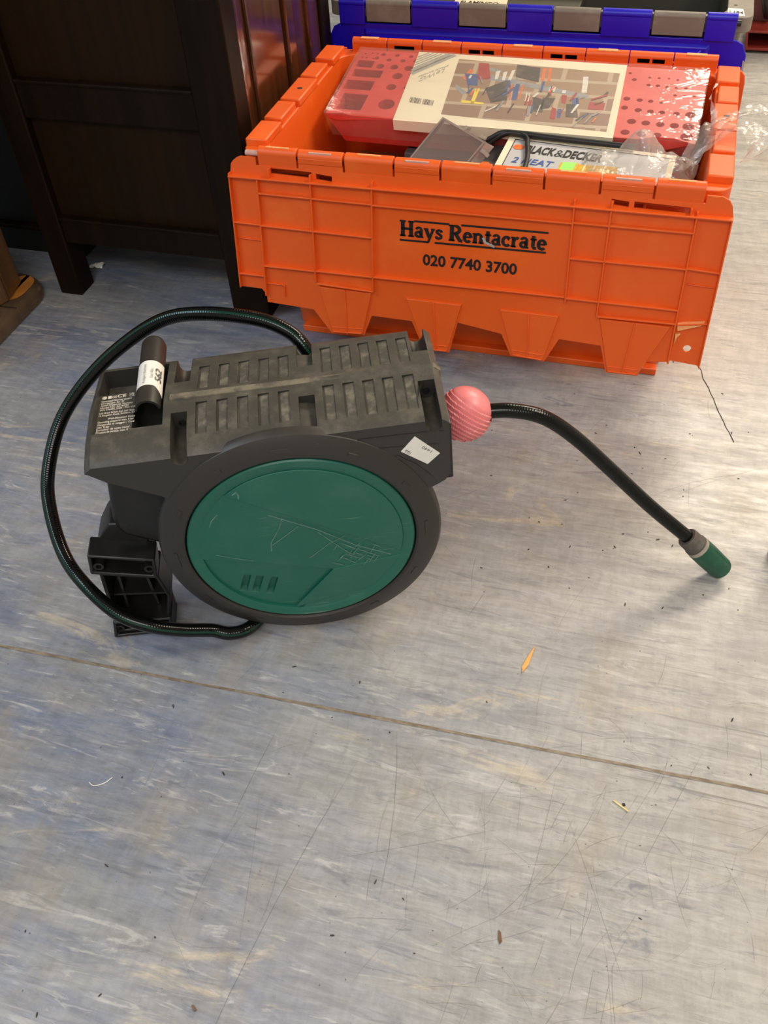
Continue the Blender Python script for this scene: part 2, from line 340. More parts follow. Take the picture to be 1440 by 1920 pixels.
_txt = {}
def text2d(body, bold=0.0, shear=0.0):
    key = (body, bold, shear)
    if key in _txt: return _txt[key]
    cu = bpy.data.curves.new('t', 'FONT'); cu.body = body; cu.size = 1.0; cu.offset = bold; cu.shear = shear; cu.resolution_u = 3
    o = bpy.data.objects.new('t', cu); COL.objects.link(o)
    dg = bpy.context.evaluated_depsgraph_get(); dg.update()
    me = bpy.data.meshes.new_from_object(o.evaluated_get(dg))
    vs = [(v.co.x, v.co.y) for v in me.vertices]; fs = [tuple(p.vertices) for p in me.polygons]
    bpy.data.objects.remove(o); bpy.data.curves.remove(cu); bpy.data.meshes.remove(me)
    x0 = min(v[0] for v in vs); x1 = max(v[0] for v in vs)
    _txt[key] = ([(x - x0, y) for x, y in vs], fs, x1 - x0); return _txt[key]

def put_text(mb, body, x, y, width, cap, fn, h, bold=0.0, shear=0.0, mi=0):
    """text with its left end at x, baseline y, given total width and capital height, in the plane of fn(p,q,h)"""
    vs, fs, W = text2d(body, bold, shear); sx = width / W; sy = cap / 0.72
    mb.add([fn(x + p * sx, y + q * sy, h) for p, q in vs], fs, mi)

def stroke(mb, pts, wd, fn, h, mi=0):
    """flat ribbon along a polyline"""
    P = [Vector((p[0], p[1])) for p in pts]; n = len(P); Lft = []; Rgt = []
    for i in range(n):
        t = (P[min(i + 1, n - 1)] - P[max(i - 1, 0)]).normalized(); nn = Vector((-t.y, t.x)) * (wd[i] if isinstance(wd, list) else wd) * 0.5
        Lft.append(P[i] + nn); Rgt.append(P[i] - nn)
    mb.add([fn(p.x, p.y, h) for p in Lft] + [fn(p.x, p.y, h) for p in Rgt], [(i, i + 1, n + i + 1, n + i) for i in range(n - 1)], mi)

def arc(cx, cy, rx, ry, a0, a1, n=12):
    return [(cx + rx * math.cos(math.radians(a0 + (a1 - a0) * i / n)), cy + ry * math.sin(math.radians(a0 + (a1 - a0) * i / n))) for i in range(n + 1)]

def spline(pts, n=8):
    P = [Vector(p) for p in pts]; out = []
    for i in range(len(P) - 1):
        a, b, c, d = P[max(i - 1, 0)], P[i], P[i + 1], P[min(i + 2, len(P) - 1)]
        for k in range(n):
            t = k / n; out.append(0.5 * ((2 * b) + (c - a) * t + (2 * a - 5 * b + 4 * c - d) * t * t + (3 * b - a - 3 * c + d) * t ** 3))
    out.append(P[-1]); return out

def rrect(x0, x1, y0, y1, r, z, n=5):
    out = []
    for cx, cy, a in ((x1 - r, y1 - r, 0), (x0 + r, y1 - r, 90), (x0 + r, y0 + r, 180), (x1 - r, y0 + r, 270)):
        for k in range(n + 1):
            t = math.radians(a + 90 * k / n); out.append((cx + r * math.cos(t), cy + r * math.sin(t), z))
    return out

def inset(poly, d):
    n = len(poly); A = sum(poly[i][0] * poly[(i + 1) % n][1] - poly[(i + 1) % n][0] * poly[i][1] for i in range(n)); sg = 1 if A > 0 else -1; out = []
    for i in range(n):
        p0, p1, p2 = Vector(poly[i - 1]), Vector(poly[i]), Vector(poly[(i + 1) % n])
        e1 = (p1 - p0).normalized(); e2 = (p2 - p1).normalized(); n1 = Vector((-e1.y, e1.x)) * sg; n2 = Vector((-e2.y, e2.x)) * sg
        b = (n1 + n2); b = b / max(0.2, 1 + n1.dot(n2)); q = p1 + b * d; out.append((q.x, q.y))
    return out

def tray(mb, poly, wall, hf, hfl, hb, fn, mi=0):
    """solid outline with an open recess on its front side"""
    n = len(poly); q = inset(poly, wall)
    R = [[fn(a, b, hb) for a, b in poly], [fn(a, b, hf) for a, b in poly], [fn(a, b, hf) for a, b in q], [fn(a, b, hfl) for a, b in q]]
    mb.loft(R, (True, True), mi)
XYZ = lambda x, y, z: (x, y, z)

# ------------------------------------------------------------------ the room
mb = MB(); mb.grid(1, 1, lambda u, v: (-3 + 6.5 * u, -3.5 + 8 * v, 0))
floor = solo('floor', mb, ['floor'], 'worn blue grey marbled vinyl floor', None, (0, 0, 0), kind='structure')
del floor['label']
s = MB()
def seam_line(p0, p1, wd, n, jit):
    a, b = Vector(p0), Vector(p1); d = (b - a); t = d.normalized(); nn = Vector((-t.y, t.x))
    L_, R_ = [], []
    for i in range(n + 1):
        c = a + d * i / n + nn * (noise.noise(Vector((i * 0.37, wd * 900, 0))) * jit); ww = wd * (0.75 + 0.6 * abs(noise.noise(Vector((i * 0.9, 3, 1)))))
        L_.append(c + nn * ww / 2); R_.append(c - nn * ww / 2)
    s.add([(p.x, p.y, 0.0006) for p in L_] + [(p.x, p.y, 0.0006) for p in R_], [(i, i + 1, n + 2 + i, n + 1 + i) for i in range(n)])
seam_line((-0.9, -0.744), (1.7, -0.647), 0.0045, 70, 0.0016)
part('weld_seam', s, ['seam'], floor, None)
s = MB(); seam_line((0.727, 0.066), (0.786, -0.109), 0.0014, 24, 0.003); seam_line((0.716, 0.10), (0.727, 0.066), 0.0012, 6, 0.001)
part('floor_crack', s, ['grit'], floor, None)
random.seed(21)
s = MB()
def scratch(x, y, L_, a, wd):
    n = 5; P = []; ph_ = random.uniform(-.25, .25)
    for i in range(n): t = (i / (n - 1) - .5) * L_; P.append((x + t * math.cos(a + ph_ * t / L_), y + t * math.sin(a + ph_ * t / L_)))
    stroke(s, P, [wd * .25, wd, wd * .8, wd, wd * .2], XYZ, .0003)
for k in range(230):
    x = random.gauss(.66, .13); y = random.gauss(-.84, .13)
    if k % 4 == 0: x = random.uniform(.15, .85); y = random.uniform(-1.1, .2)
    scratch(x, y, random.uniform(.012, .07) if k % 6 else random.uniform(.08, .2), random.choice((.5, 1.45, 1.7, 1.2, 2.4, .25)) + random.gauss(0, .16), random.uniform(.0003, .0007))
for x, y, L_, a in ((.36, -.93, .36, 1.42), (.285, -.80, .12, 1.5), (.478, -.50, .05, 1.3), (.45, -.80, .20, 1.75)): scratch(x, y, L_, a, .0009)
o = part('scratches', s, ['scratch'], floor, None, recalc=False); o['kind'] = 'stuff'
s = MB()
for k in range(110):
    x, y = random.uniform(.1, .86), random.uniform(-1.12, .15)
    if k % 3 == 0: x, y = random.gauss(.62, .1), random.gauss(-.3, .12)
    r_ = random.uniform(.0003, .0009); n = 5; a0 = random.random() * 6; e_ = random.uniform(1, 4.5)
    P = [(x + r_ * e_ * math.cos(a0) * math.cos(6.283 * i / n) - r_ * math.sin(a0) * math.sin(6.283 * i / n), y + r_ * e_ * math.sin(a0) * math.cos(6.283 * i / n) + r_ * math.cos(a0) * math.sin(6.283 * i / n)) for i in range(n)]
    s.prism(P, .0002, .0008, XYZ)
o = part('grit_specks', s, ['grit'], floor, None); o['kind'] = 'stuff'
for nm, a, b in (('wall_back', (-3, 4.5, 0), (3.5, 4.6, 2.7)), ('wall_front', (-3, -3.6, 0), (3.5, -3.5, 2.7)), ('wall_left', (-3.1, -3.5, 0), (-3, 4.5, 2.7)), ('wall_right', (3.5, -3.5, 0), (3.6, 4.5, 2.7)), ('ceiling', (-3, -3.5, 2.7), (3.5, 4.5, 2.8))):
    solo(nm, MB().box(a, b), ['ceil' if nm == 'ceiling' else 'wall'], None, None, (0, 0, 0), kind='structure')
# ------------------------------------------------------------------ attached-lid crates
FO = Vector((0, -0.016, 0.338)); FD = Vector((0, -0.1253, -0.9921)); FN = Vector((0, -0.9921, 0.1253))
def FL(s_, t, h): return FO + Vector((s_, 0, 0)) + FD * t + FN * h
def crate_tub(H=0.345, W=0.71, D=0.425):
    m = MB(); zf = H - 0.037; zt = H - 0.008
    m.loft([rrect(.032, W - .045, .045, D - .045, .035, 0.0), rrect(.018, W - .022, .024, D - .022, .035, zf),
            rrect(.0, W, .0, D, .022, zf), rrect(.0, W, .0, D, .022, zt), rrect(.033, W - .034, .012, D - .022, .03, zt),
            rrect(.035, W - .036, .018, D - .026, .03, zf), rrect(.045, W - .055, .055, D - .055, .04, 0.012)])
    return m
crate = thing('storage_crate', 'open orange plastic crate full of tools with its lid half hanging down in front', 'crate', (0.355, 0.2125, 0))
tub = crate_tub()
# rails and ribs under the rim, outside
for x in (.12, .24, .36, .48, .60): tub.box((x - .002, -.001, .29), (x + .002, .03, .31))
tub.box((.05, .03, .0), (.66, .046, .012))
part('crate_tub', tub, ['orange'], crate, 40, 0.0015)
# stepped blocks on both end rims
for sx, x0, x1 in ((0, .0, .0345), (1, .675, .71)):
    for k, (y0, y1) in enumerate(((.021, .088), (.098, .164), (.170, .260), (.267, .328), (.345, .410))):
        m = MB(); o = 0.004 if k % 2 else 0.0
        m.box((x0, y0, .3355), (x1 - (o if sx == 0 else 0), y1, .3480)) if sx == 0 else m.box((x0 + o, y0, .3355), (x1, y1, .3480))
        b = part('rim_block', m, ['orange'], crate, 30, 0.0022)
        if k == 2:
            hx, hy = (x0 + x1) / 2 + .002, (y0 + y1) / 2
            part('vent_hole', MB().lathe([(0.0001, .3481), (.0036, .3481), (.0036, .3484), (.0001, .3484)], lambda a, h, c: (hx + a * 1.3, hy + c, h), 12), ['black'], b, None)
# hinge: crate knuckles alternate with lid knuckles
KN = [(.034, .095), (.170, .243), (.315, .386), (.463, .537), (.612, .676)]
def knuckle(m, x0, x1, y, z, r): m.tube([(x0, y, z), (x1, y, z)], r, 16)
for x0, x1 in KN:
    m = MB(); knuckle(m, x0, x1, -.0075, .3425, .0092); m.box((x0, -.0165, .322), (x1, .006, .3425)); k = part('hinge_knuckle', m, ['orange'], crate, 40, 0.0008)
    c = (x0 + x1) / 2; p = MB(); p.box((c - .018, -.0105, .3510), (c + .018, -.0075, .3524)); part('lip_strip', p, ['orange_worn_lit'], k, None)  # pale strip paints a highlight slit onto the knuckle
flap = MB()
out = [(.0055, .0007), (.03, .0007), (.03, .012), (.098, .012), (.098, -.004), (.167, -.004), (.167, .012), (.246, .012), (.246, -.004), (.312, -.004), (.312, .012), (.389, .012), (.389, -.004), (.46, -.004), (.46, .012), (.54, .012), (.54, -.004), (.609, -.004), (.609, .012), (.679, .012), (.679, .0007),
       (.70, .0012), (.709, .0055), (.7137, .0125), (.7175, .0271), (.718, .2544), (.7117, .2535), (.6748, .2508), (.67, .2542), (.6376, .258), (.6314, .2841), (.583, .2848), (.5698, .2402), (.5064, .238), (.4874, .2799), (.434, .2772), (.4171, .241), (.347, .2309), (.3349, .2856), (.2933, .2866), (.2725, .2379), (.2059, .2371), (.1923, .2735), (.1357, .2771), (.1065, .2384), (.0263, .235), (.0263, .222), (.0183, .2123), (-.0186, .2119), (-.0159, .1), (-.0131, .0236), (-.011, .0125), (-.0066, .0071), (-.001, .003)]
flap.prism(out, -.0035, 0.0, FL)
cut = MB()
for s0, s1, t0, t1 in ((.0514, .118, .0135, .0225), (.1246, .1495, .0170, .0255), (.5556, .5795, .0160, .0240), (.5866, .6611, .0170, .0260)):
    cut.prism([(s0, t0), (s1, t0 + .002), (s1, t1 + .002), (s0, t1)], -.02, .02, FL)
cut.prism(arc(.6947, .2281, .0058, .0058, 0, 345, 23), -.02, .02, FL)
flap = boolean(flap, cut)
def rib(s0, t0, s1, t1, wd=.0042, h=.0075, mbx=None):
    d = Vector((s1 - s0, t1 - t0)).normalized(); n = Vector((-d.y, d.x)) * wd / 2; n2 = n * 0.55
    m = mbx or flap
    a = [(s0 + n.x, t0 + n.y), (s1 + n.x, t1 + n.y), (s1 - n.x, t1 - n.y), (s0 - n.x, t0 - n.y)]
    b = [(s0 + n2.x, t0 + n2.y), (s1 + n2.x, t1 + n2.y), (s1 - n2.x, t1 - n2.y), (s0 - n2.x, t0 - n2.y)]
    m.loft([[FL(p, q, -.001) for p, q in a], [FL(p, q, h) for p, q in b]])
lid = part('front_lid_flap', flap, ['orange'], crate, 25, 0.0008, label='orange lid half with ribs, teeth and black lettering')
RIBS = MB()
for a in ((-.0145, .0295, .717, .0285, .0042, .010), (.0305, .0525, .2125, .0535), (.2125, .0545, .508, .0535), (.508, .0525, .672, .0515), (-.0155, .1015, .0295, .1020), (.0295, .103, .2125, .1045), (.508, .105, .672, .1035), (.672, .1025, .7165, .1045),
          (.028, .1695, .117, .1690), (.117, .1685, .2125, .168), (.2125, .168, .508, .1655), (.508, .167, .672, .1665), (.117, .1895, .211, .1925), (.558, .1905, .671, .188), (-.016, .187, .029, .187), (.673, .189, .715, .182), (-.0125, .128, .028, .129, .002, .003), (.676, .127, .713, .128, .002, .003),
          (-.0135, .025, -.0165, .211, .0035, .008), (.0315, .028, .0275, .221), (.117, .018, .1155, .187), (.2125, .020, .2105, .193), (.5065, .020, .5095, .1755), (.5575, .018, .558, .19), (.671, .022, .6715, .2535), (.7165, .028, .7165, .2535, .0035, .009), (.0513, .0135, .0513, .028), (.6625, .018, .6625, .028), (.029, .2, .06, .2005, .002, .004), (.06, .2, .059, .221, .002, .004)):
    rib(*a, mbx=RIBS)
part('rib_grid', RIBS, ['orange'], lid, 25, 0.0006)
TEETH = (((.118, .194), (.209, .195), (.1915, .2725), (.1375, .2755)), ((.262, .197), (.354, .197), (.3335, .2845), (.2945, .2855)), ((.411, .197), (.504, .197), (.4865, .2785), (.4355, .2762)), ((.561, .193), (.668, .193), (.6305, .283), (.584, .2838)))
for q in TEETH:
    m = MB(); z = inset(list(q), .002)
    m.loft([[FL(p, t, -.002) for p, t in q], [FL(p, t, .0042) for p, t in z]])
    (a, b, c, d) = q; mt = ((a[0] + b[0]) / 2, a[1] + .002); mbm = ((c[0] + d[0]) / 2, d[1] - .002)
    rib(*mt, *mbm, .003, .0062, m)
    rib(d[0] + .003, d[1] - .004, c[0] - .003, c[1] - .004, .003, .0065, m); rib(d[0] + .001, d[1] - .012, c[0] - .001, c[1] - .012, .002, .0055, m)
    part('lid_tooth', m, ['orange'], lid, 25, 0.0006)
for i in range(4):
    x0, x1 = KN[i][1] + .003, KN[i + 1][0] - .003
    m = MB(); knuckle(m, x0, x1, -.0085, .3425, .0090); m.box((x0, -.0178, .334), (x1, -.012, .3425)); k = part('lid_knuckle', m, ['orange'], lid, 40, 0.0008)
    c = (x0 + x1) / 2; p = MB(); p.box((c - .0175, -.0150, .3480), (c + .0175, -.0105, .3508)); part('hinge_pin', p, ['pin'], k, None, label='pale pin seen in the hinge slot')
m = MB(); knuckle(m, .012, .034, -.0075, .340, .0042); part('hinge_rod', m, ['pin'], crate, 40)
for s0, t0, s1, t1, s2, t2 in ((.674, .187, .711, .180, .676, .1985), (.674, .2035, .681, .203, .675, .220)):
    m = MB(); m.prism([(s0, t0), (s1, t1), (s1 - .004, t1 + .006), (s2, t2)], .0005, .0062, FL)
    part('torn_edge', m, ['orange_worn_lit'], lid, 20, label='torn pale patch')
# lettering: a slab-serif face drawn as strokes
GL = {}
def glyph(ch):
    st = []; B = lambda x0, y0, x1, y1: st.append(([(x0, (y0 + y1) / 2), (x1, (y0 + y1) / 2)], abs(y1 - y0)))
    V = lambda x, y0, y1, w_: st.append(([(x, y0), (x, y1)], w_))
    if ch == 'H': V(.17, 0, 1, .16); V(.63, 0, 1, .16); B(.1, .44, .7, .55); [B(x - .17, y, x + .17, y + .08) for x in (.17, .63) for y in (0, .92)]; wd = .82
    elif ch == 'a': V(.36, .04, .46, .14); st.append((arc(.24, .44, .15, .19, 160, 0), .11)); st.append((arc(.22, .20, .15, .15, 0, 360, 20), .12)); B(.34, 0, .5, .08); wd = .53
    elif ch == 'y': st.append(([(.1, .6), (.29, .05)], .15)); st.append(([(.5, .6), (.25, -.2), (.16, -.25), (.05, -.24)], .10)); B(-.02, .56, .24, .63); B(.37, .56, .6, .63); wd = .6
    elif ch == 's': st.append(([(.36, .45), (.33, .55), (.22, .58), (.11, .53), (.10, .43), (.22, .34), (.34, .25), (.34, .12), (.22, .05), (.1, .07), (.06, .19)], .12)); wd = .45
    elif ch == 'R': V(.17, 0, 1, .17); st.append((arc(.36, .73, .22, .22, 90, -90), .14)); B(.1, .93, .38, 1.0); B(.17, .46, .38, .55); st.append(([(.36, .5), (.62, .05), (.76, .04)], .16)); B(0, 0, .34, .08); B(0, .92, .3, 1.0); wd = .78
    elif ch == 'e': st.append((arc(.25, .31, .18, .27, 0, 318, 22), .13)); B(.1, .29, .42, .37); wd = .5
    elif ch == 'n': V(.15, 0, .62, .14); V(.48, 0, .45, .14); st.append((arc(.32, .42, .16, .16, 165, 0), .12)); B(.01, 0, .28, .08); B(.35, 0, .62, .08); B(.01, .55, .2, .62); wd = .64
    elif ch == 't': st.append(([(.19, .82), (.19, .14), (.25, .05), (.37, .06)], .14)); B(.03, .55, .37, .63); wd = .4
    elif ch == 'c': st.append((arc(.26, .31, .19, .27, 40, 320, 20), .13)); st.append((arc(.37, .46, .03, .03, 0, 330, 8), .07)); wd = .48
    elif ch == 'r': V(.15, 0, .62, .14); st.append(([(.16, .38), (.24, .54), (.34, .58), (.41, .53)], .13)); B(.01, 0, .3, .08); B(.01, .55, .2, .62); wd = .46
    else: wd = .3
    return st, wd
def serif_word(mb, word, x, y, width, cap, fn, h):
    gs = [glyph(c) for c in word]; tot = sum(g[1] for g in gs); sx = width / tot; cx = 0
    for st, wd in gs:
        for pts, sw in st:
            sw = sw * 1.28 + .015; P = [Vector(p) for p in pts]; n = len(P); A = []; Bq = []
            for i in range(n):
                t = (P[min(i + 1, n - 1)] - P[max(i - 1, 0)])
                if t.length < 1e-6: t = Vector((1, 0))
                t.normalize(); nn = Vector((-t.y, t.x)) * sw / 2; A.append(P[i] + nn); Bq.append(P[i] - nn)
            mb.add([fn(x + (cx + p.x) * sx, y + p.y * cap, h) for p in A + Bq], [(i, i + 1, n + i + 1, n + i) for i in range(n - 1)])
        cx += wd
LT = MB(); up = lambda p, q, h: FL(p, -q, h)
serif_word(LT, 'Hays Rentacrate', .2535, -.0985, .220, .0240, up, .0006)
LT.prism([(.2535, .1035), (.2985, .1030), (.2985, .1058), (.2535, .1063)], .0002, .0007, FL); LT.prism([(.3075, .1030), (.4735, .1010), (.4735, .1038), (.3075, .1058)], .0002, .0007, FL)
LT.prism([(.276, .0728), (.329, .0724), (.329, .0752), (.276, .0756)], .0002, .0007, FL); LT.prism([(.347, .0722), (.4745, .0712), (.4745, .0740), (.347, .0750)], .0002, .0007, FL)
put_text(LT, '020 7740 3700', .2895, -.1405, .144, .0172, up, .0007, bold=0.028)
part('lettering', LT, ['ink'], lid, None, recalc=False, label='black lettering Hays Rentacrate 020 7740 3700')
m = MB(); stroke(m, [(.380, .089), (.384, .096), (.392, .099), (.398, .1015)], .0035, FL, .0009); part('scuff_mark', m, ['pencil'], lid, None)
# back lid half: hinge barrel stands above the rim, the half hangs behind
backf = MB(); BO = Vector((.71, .433, .338))
def BL(s_, t, h): return BO + Vector((-s_, 0, 0)) + Vector((0, .08, -.9968)) * t + Vector((0, .9968, .08)) * h
backf.prism([(p, q) for p, q in out], -.0035, 0, BL)
for s_ in (.117, .2125, .5075, .558): backf.box((.71 - s_ - .002, .436, .16), (.71 - s_ + .002, .452, .3))
bl = part('back_lid_flap', backf, ['orange'], crate, 25, 0.0008)
edges = [.047, .112, .176, .246, .318, .388, .460, .532, .604, .675]
for i in range(9):
    x0, x1 = edges[i] + .0008, edges[i + 1] - .0008; m = MB(); knuckle(m, x0, x1, .421, .352, .0078); m.box((x0, .4135, .334), (x1, .426, .352))
    k = part('hinge_knuckle' if i % 2 else 'lid_knuckle', m, ['orange'], crate if i % 2 else bl, 40, 0.0008)
    for c in ((x0 + .013, x0 + .033), (x1 - .033, x1 - .013)) if i % 2 else (((x0 + x1) / 2 - .016, (x0 + x1) / 2 + .016),):
        p = MB(); p.box((c[0], .4135 if i % 2 else .416, .344 if i % 2 else .3585), (c[1], .4147 if i % 2 else .424, .3515 if i % 2 else .3600)); part('hinge_slot', p, ['orange_worn_lit'] if not i % 2 else ['pin'], k, None)

# blue-lidded grey crate behind
bc = thing('lidded_crate', 'grey plastic crate with a bright blue lid hanging open behind the orange crate', 'crate', (0.35, 0.74, 0))
m = MB(); BX, BY, BH, BW, BD = -.028, .515, .392, .748, .44
g = MB()
T_ = lambda r: [(x + BX, y + BY, z) for x, y, z in r]
RG = [T_(rrect(.03, BW - .03, .03, BD - .03, .03, 0)), T_(rrect(.012, BW - .012, .02, BD - .012, .03, BH - .03)), T_(rrect(0, BW, .0, BD, .02, BH - .03)), T_(rrect(0, BW, 0, BD, .02, BH - .005)), T_(rrect(.043, BW - .043, .012, BD - .03, .03, BH - .005)), T_(rrect(.055, BW - .055, .04, BD - .05, .03, .012))]
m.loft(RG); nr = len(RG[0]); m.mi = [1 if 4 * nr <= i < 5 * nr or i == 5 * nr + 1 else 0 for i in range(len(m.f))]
part('crate_tub', m, ['grey', 'greyin'], bc, 40, 0.0015)
bf = MB(); BFO = Vector((0, .508, BH - .012)); BFD = Vector((0, -.02, -1)).normalized(); BFN = Vector((0, -1, .02)).normalized()
def BFL(s_, t, h): return BFO + Vector((s_, 0, 0)) + BFD * t + BFN * h
bout = [(.0, .026), (.700, .026), (.712, .032), (.7205, .05), (.7215, .20), (.70, .215), (.62, .215), (.60, .25), (.50, .25), (.48, .215), (.38, .215), (.36, .25), (.26, .25), (.24, .215), (.1, .215), (-.01, .21), (-.034, .2), (-.0335, .075), (-.028, .052), (-.018, .034)]
bf.prism(bout, -.004, .0, BFL)
bf.loft([[BFL(p, q, -.001) for p, q in ((.050, .040), (.652, .040), (.652, .060), (.050, .060))], [BFL(p, q, .012) for p, q in ((.056, .047), (.640, .047), (.640, .054), (.056, .054))]])
bf.loft([[BFL(p, q, -.001) for p, q in ((.040, .034), (.66, .034), (.66, .2), (.040, .2))], [BFL(p, q, .005) for p, q in ((.046, .04), (.654, .04), (.654, .194), (.046, .194))]])
blf = part('blue_lid_flap', bf, ['blue'], bc, 25, 0.0015, label='bright blue lid half')
m = MB(); stroke(m, [(.662, .052), (.676, .053), (.684, .062), (.684, .078), (.680, .10)], .0045, BFL, .003); part('lip_strip', m, ['blue'], blf, None)
for p, q, a, b in ((.018, .056, .010, .016), (.083, .088, .022, .008), (.7165, .055, .004, .026)):
    m = MB(); m.flat([(p, q), (p + a, q + .003), (p + a * .7, q + b), (p + a * .2, q + b * .8)], .0062, BFL)
    part('sticker_residue', m, ['pencil'], blf, None)
ks = [(-.004, .045, 1), (.0485, .131, 0), (.134, .2195, 1), (.222, .306, 0), (.309, .388, 1), (.391, .470, 0), (.473, .556, 1), (.559, .643, 0), (.646, .695, 1)]
for x0, x1, b in ks:
    m = MB()
    if b: knuckle(m, x0, x1, .5095, BH - .004, .0075); m.box((x0, .503, BH - .040), (x1, .508, BH - .006)); part('lid_knuckle', m, ['blue'], blf, 40, 0.001)
    else: knuckle(m, x0, x1, .510, BH - .005, .0075); m.box((x0, .5028, BH - .034), (x1, .514, BH - .005)); part('hinge_knuckle', m, ['grey'], bc, 40, 0.001)
m = MB(); knuckle(m, .694, .702, .510, BH - .012, .005); part('hinge_rod', m, ['blackp'], bc, 40)
m = MB(); zz = BH - .0048; m.add([(.678, .527, zz), (.706, .522, zz), (.7025, .557, zz), (.678, .560, zz)], [(0, 1, 2, 3)]); st = part('lot_sticker', m, ['white'], bc, None, label='white lot sticker with the number 194')
m = MB(); put_text(m, '194', .6875, .5310, .0155, .0135, lambda p, q, h: (p, q, h), zz + .0003, 0.03); put_text(m, 'Auctions', .680, .555, .020, .003, lambda p, q, h: (.6825 - (q - .555), .530 + (p - .680), h), zz + .0003); part('sticker_print', m, ['ink'], st, None)
m = MB(); m.lathe([(.0001, zz), (.003, zz), (.003, zz + .0003), (.0001, zz + .0003)], lambda a, h, c: (.690 + a, .575 + c * .6, h), 12); part('vent_hole', m, ['black'], bc, None)
# a dark carton with a printed leaflet on it lies inside the blue-lidded crate
bx = thing('tool_carton', 'dark carton lying on the bottom of the blue-lidded crate', 'box', (.24, .79, .012))
part('carton_body', MB().box((.08, .68, .0126), (.40, .90, .295)), ['greyin'], bx, None, 0.002); part('carton_flap', MB().box((.08, .68, .2952), (.40, .785, .297)), ['boxd'], bx, None)
lf = thing('printed_leaflet', 'cream leaflet printed with capital letters inside the blue-lidded crate', 'leaflet', (.2, .83, .2975))
fnl = lambda p, q, h: (.143 + p, .797 - .05 * p + q, .2975 + h)
m = MB(); m.prism([(0, 0), (.112, -.006), (.104, .075), (-.006, .08)], 0, .0012, fnl); part('sheet', m, ['cream'], lf, None)
m = MB(); put_text(m, 'FLAMINGO', .012, .012, .080, .017, fnl, .0016, 0.02); part('lettering', m, ['ink'], lf, None, recalc=False)

# ------------------------------------------------------------------ what lies in the orange crate
ct = thing('packing_carton', 'brown cardboard carton under the tools with a flap showing by the cables', 'box', (.35, .2, .012))
part('carton_body', MB().box((.07, .07, .0125), (.63, .355, .185)), ['kraft'], ct, None, 0.002)
m = MB(); m.add([(.130, .150, .186), (.164, .135, .186), (.166, .150, .268), (.140, .172, .262)], [(0, 1, 2, 3)]); o = part('carton_flap', m, ['kraft'], ct, None)
so = o.modifiers.new('s', 'SOLIDIFY'); so.thickness = .003
gb = thing('grey_tool_case', 'dark grey printed tool box wedged under the red rack beside the silver box', 'box', (.27, .2, .186))
part('box_body', MB().box((.195, .212, .186), (.52, .345, .2540)), ['boxd'], gb, None, 0.002)
m = MB(); m.box((.335, .062, .186), (.366, .2118, .280)); part('box_end', m, ['boxd'], gb, None, 0.0015)
fg = lambda p, q, h: (.337 + p, .066 + q, .2802 + h)
m = MB(); m.flat(arc(.010, .074, .0095, .0095, 0, 300, 5), 0.0002, fg); part('emblem', m, ['logo'], gb, None, label='orange hexagon print')
m = MB(); put_text(m, 'BLACK', 0, 0, .052, .014, lambda p, q, h: fg(.022 - q, .008 + p, h), .0004, 0.04, 0.2); part('lettering', m, ['boxw'], gb, None, recalc=False)
# silver heat gun box
bd = thing('heat_gun_box', 'silver and cream box printed BLACK&DECKER 2 HEAT in the orange crate', 'box', (.5, .1, .186))
BO3 = Vector((.3685, .0026, .305))
def fb(p, q, h): return (BO3.x + p + q * .043, BO3.y + q - p * .113, BO3.z + h)
m = MB(); m.prism([(0, .038), (.256, .066), (.256, .190), (0, .190)], -.118, 0, fb); part('box_body', m, ['boxw'], bd, None, 0.0012)
for q in ([(0, .180), (.256, .180), (.256, .190), (0, .190)], [(0, .04), (.010, .04), (.010, .180), (0, .180)], [(.247, .067), (.256, .067), (.256, .18), (.247, .18)]): part('cream_border', MB().prism(q, 0.0001, .0006, fb), ['cream'], bd, None)
m = MB(); m.prism([(.0105, .04), (.0116, .04), (.0116, .1795), (.0105, .1795)], .0001, .0005, fb); m.prism([(.0105, .1782), (.247, .1782), (.247, .1795), (.0105, .1795)], .0001, .0005, fb); part('rule_line', m, ['ink'], bd, None)
m = MB(); m.flat(arc(.0215, .1535, .0095, .0095, 10, 310, 5), .0006, fb); part('emblem', m, ['logo'], bd, None, label='orange hexagon emblem')
m = MB(); put_text(m, 'BLACK', .0343, .1388, .0455, .0246, fb, .0008, 0.035, 0.22); put_text(m, '&', .0795, .1375, .0135, .0240, fb, .0008, -0.01, 0.1); put_text(m, 'DECKER', .0925, .1388, .0580, .0246, fb, .0008, 0.035, 0.22)
part('lettering', m, ['ink'], bd, None, recalc=False)
m = MB(); put_text(m, '2 HEAT', .0210, .1015, .0640, .0186, fb, .0008, 0.012, 0.22); part('blue_lettering', m, ['blueink'], bd, None, recalc=False)
m = MB(); m.flat([(.0350, .080), (.0540, .080), (.0545, .0945), (.0355, .0945)], .0006, fb); tg = part('yellow_patch', m, ['yellow'], bd, None)
m = MB(); put_text(m, '300', .0385, .0855, .0115, .0068, fb, .0009, 0.02); part('patch_print', m, ['ink'], tg, None, recalc=False)
m = MB(); m.flat([(.0560, .078), (.0740, .078), (.0745, .0925), (.0565, .0925)], .0006, fb); part('red_patch', m, ['redp'], bd, None)
m = MB(); m.prism([(.2562, .085), (.2568, .085), (.2568, .165), (.2562, .165)], -.04, -.003, fb); part('dark_print', m, ['ink'], bd, None)

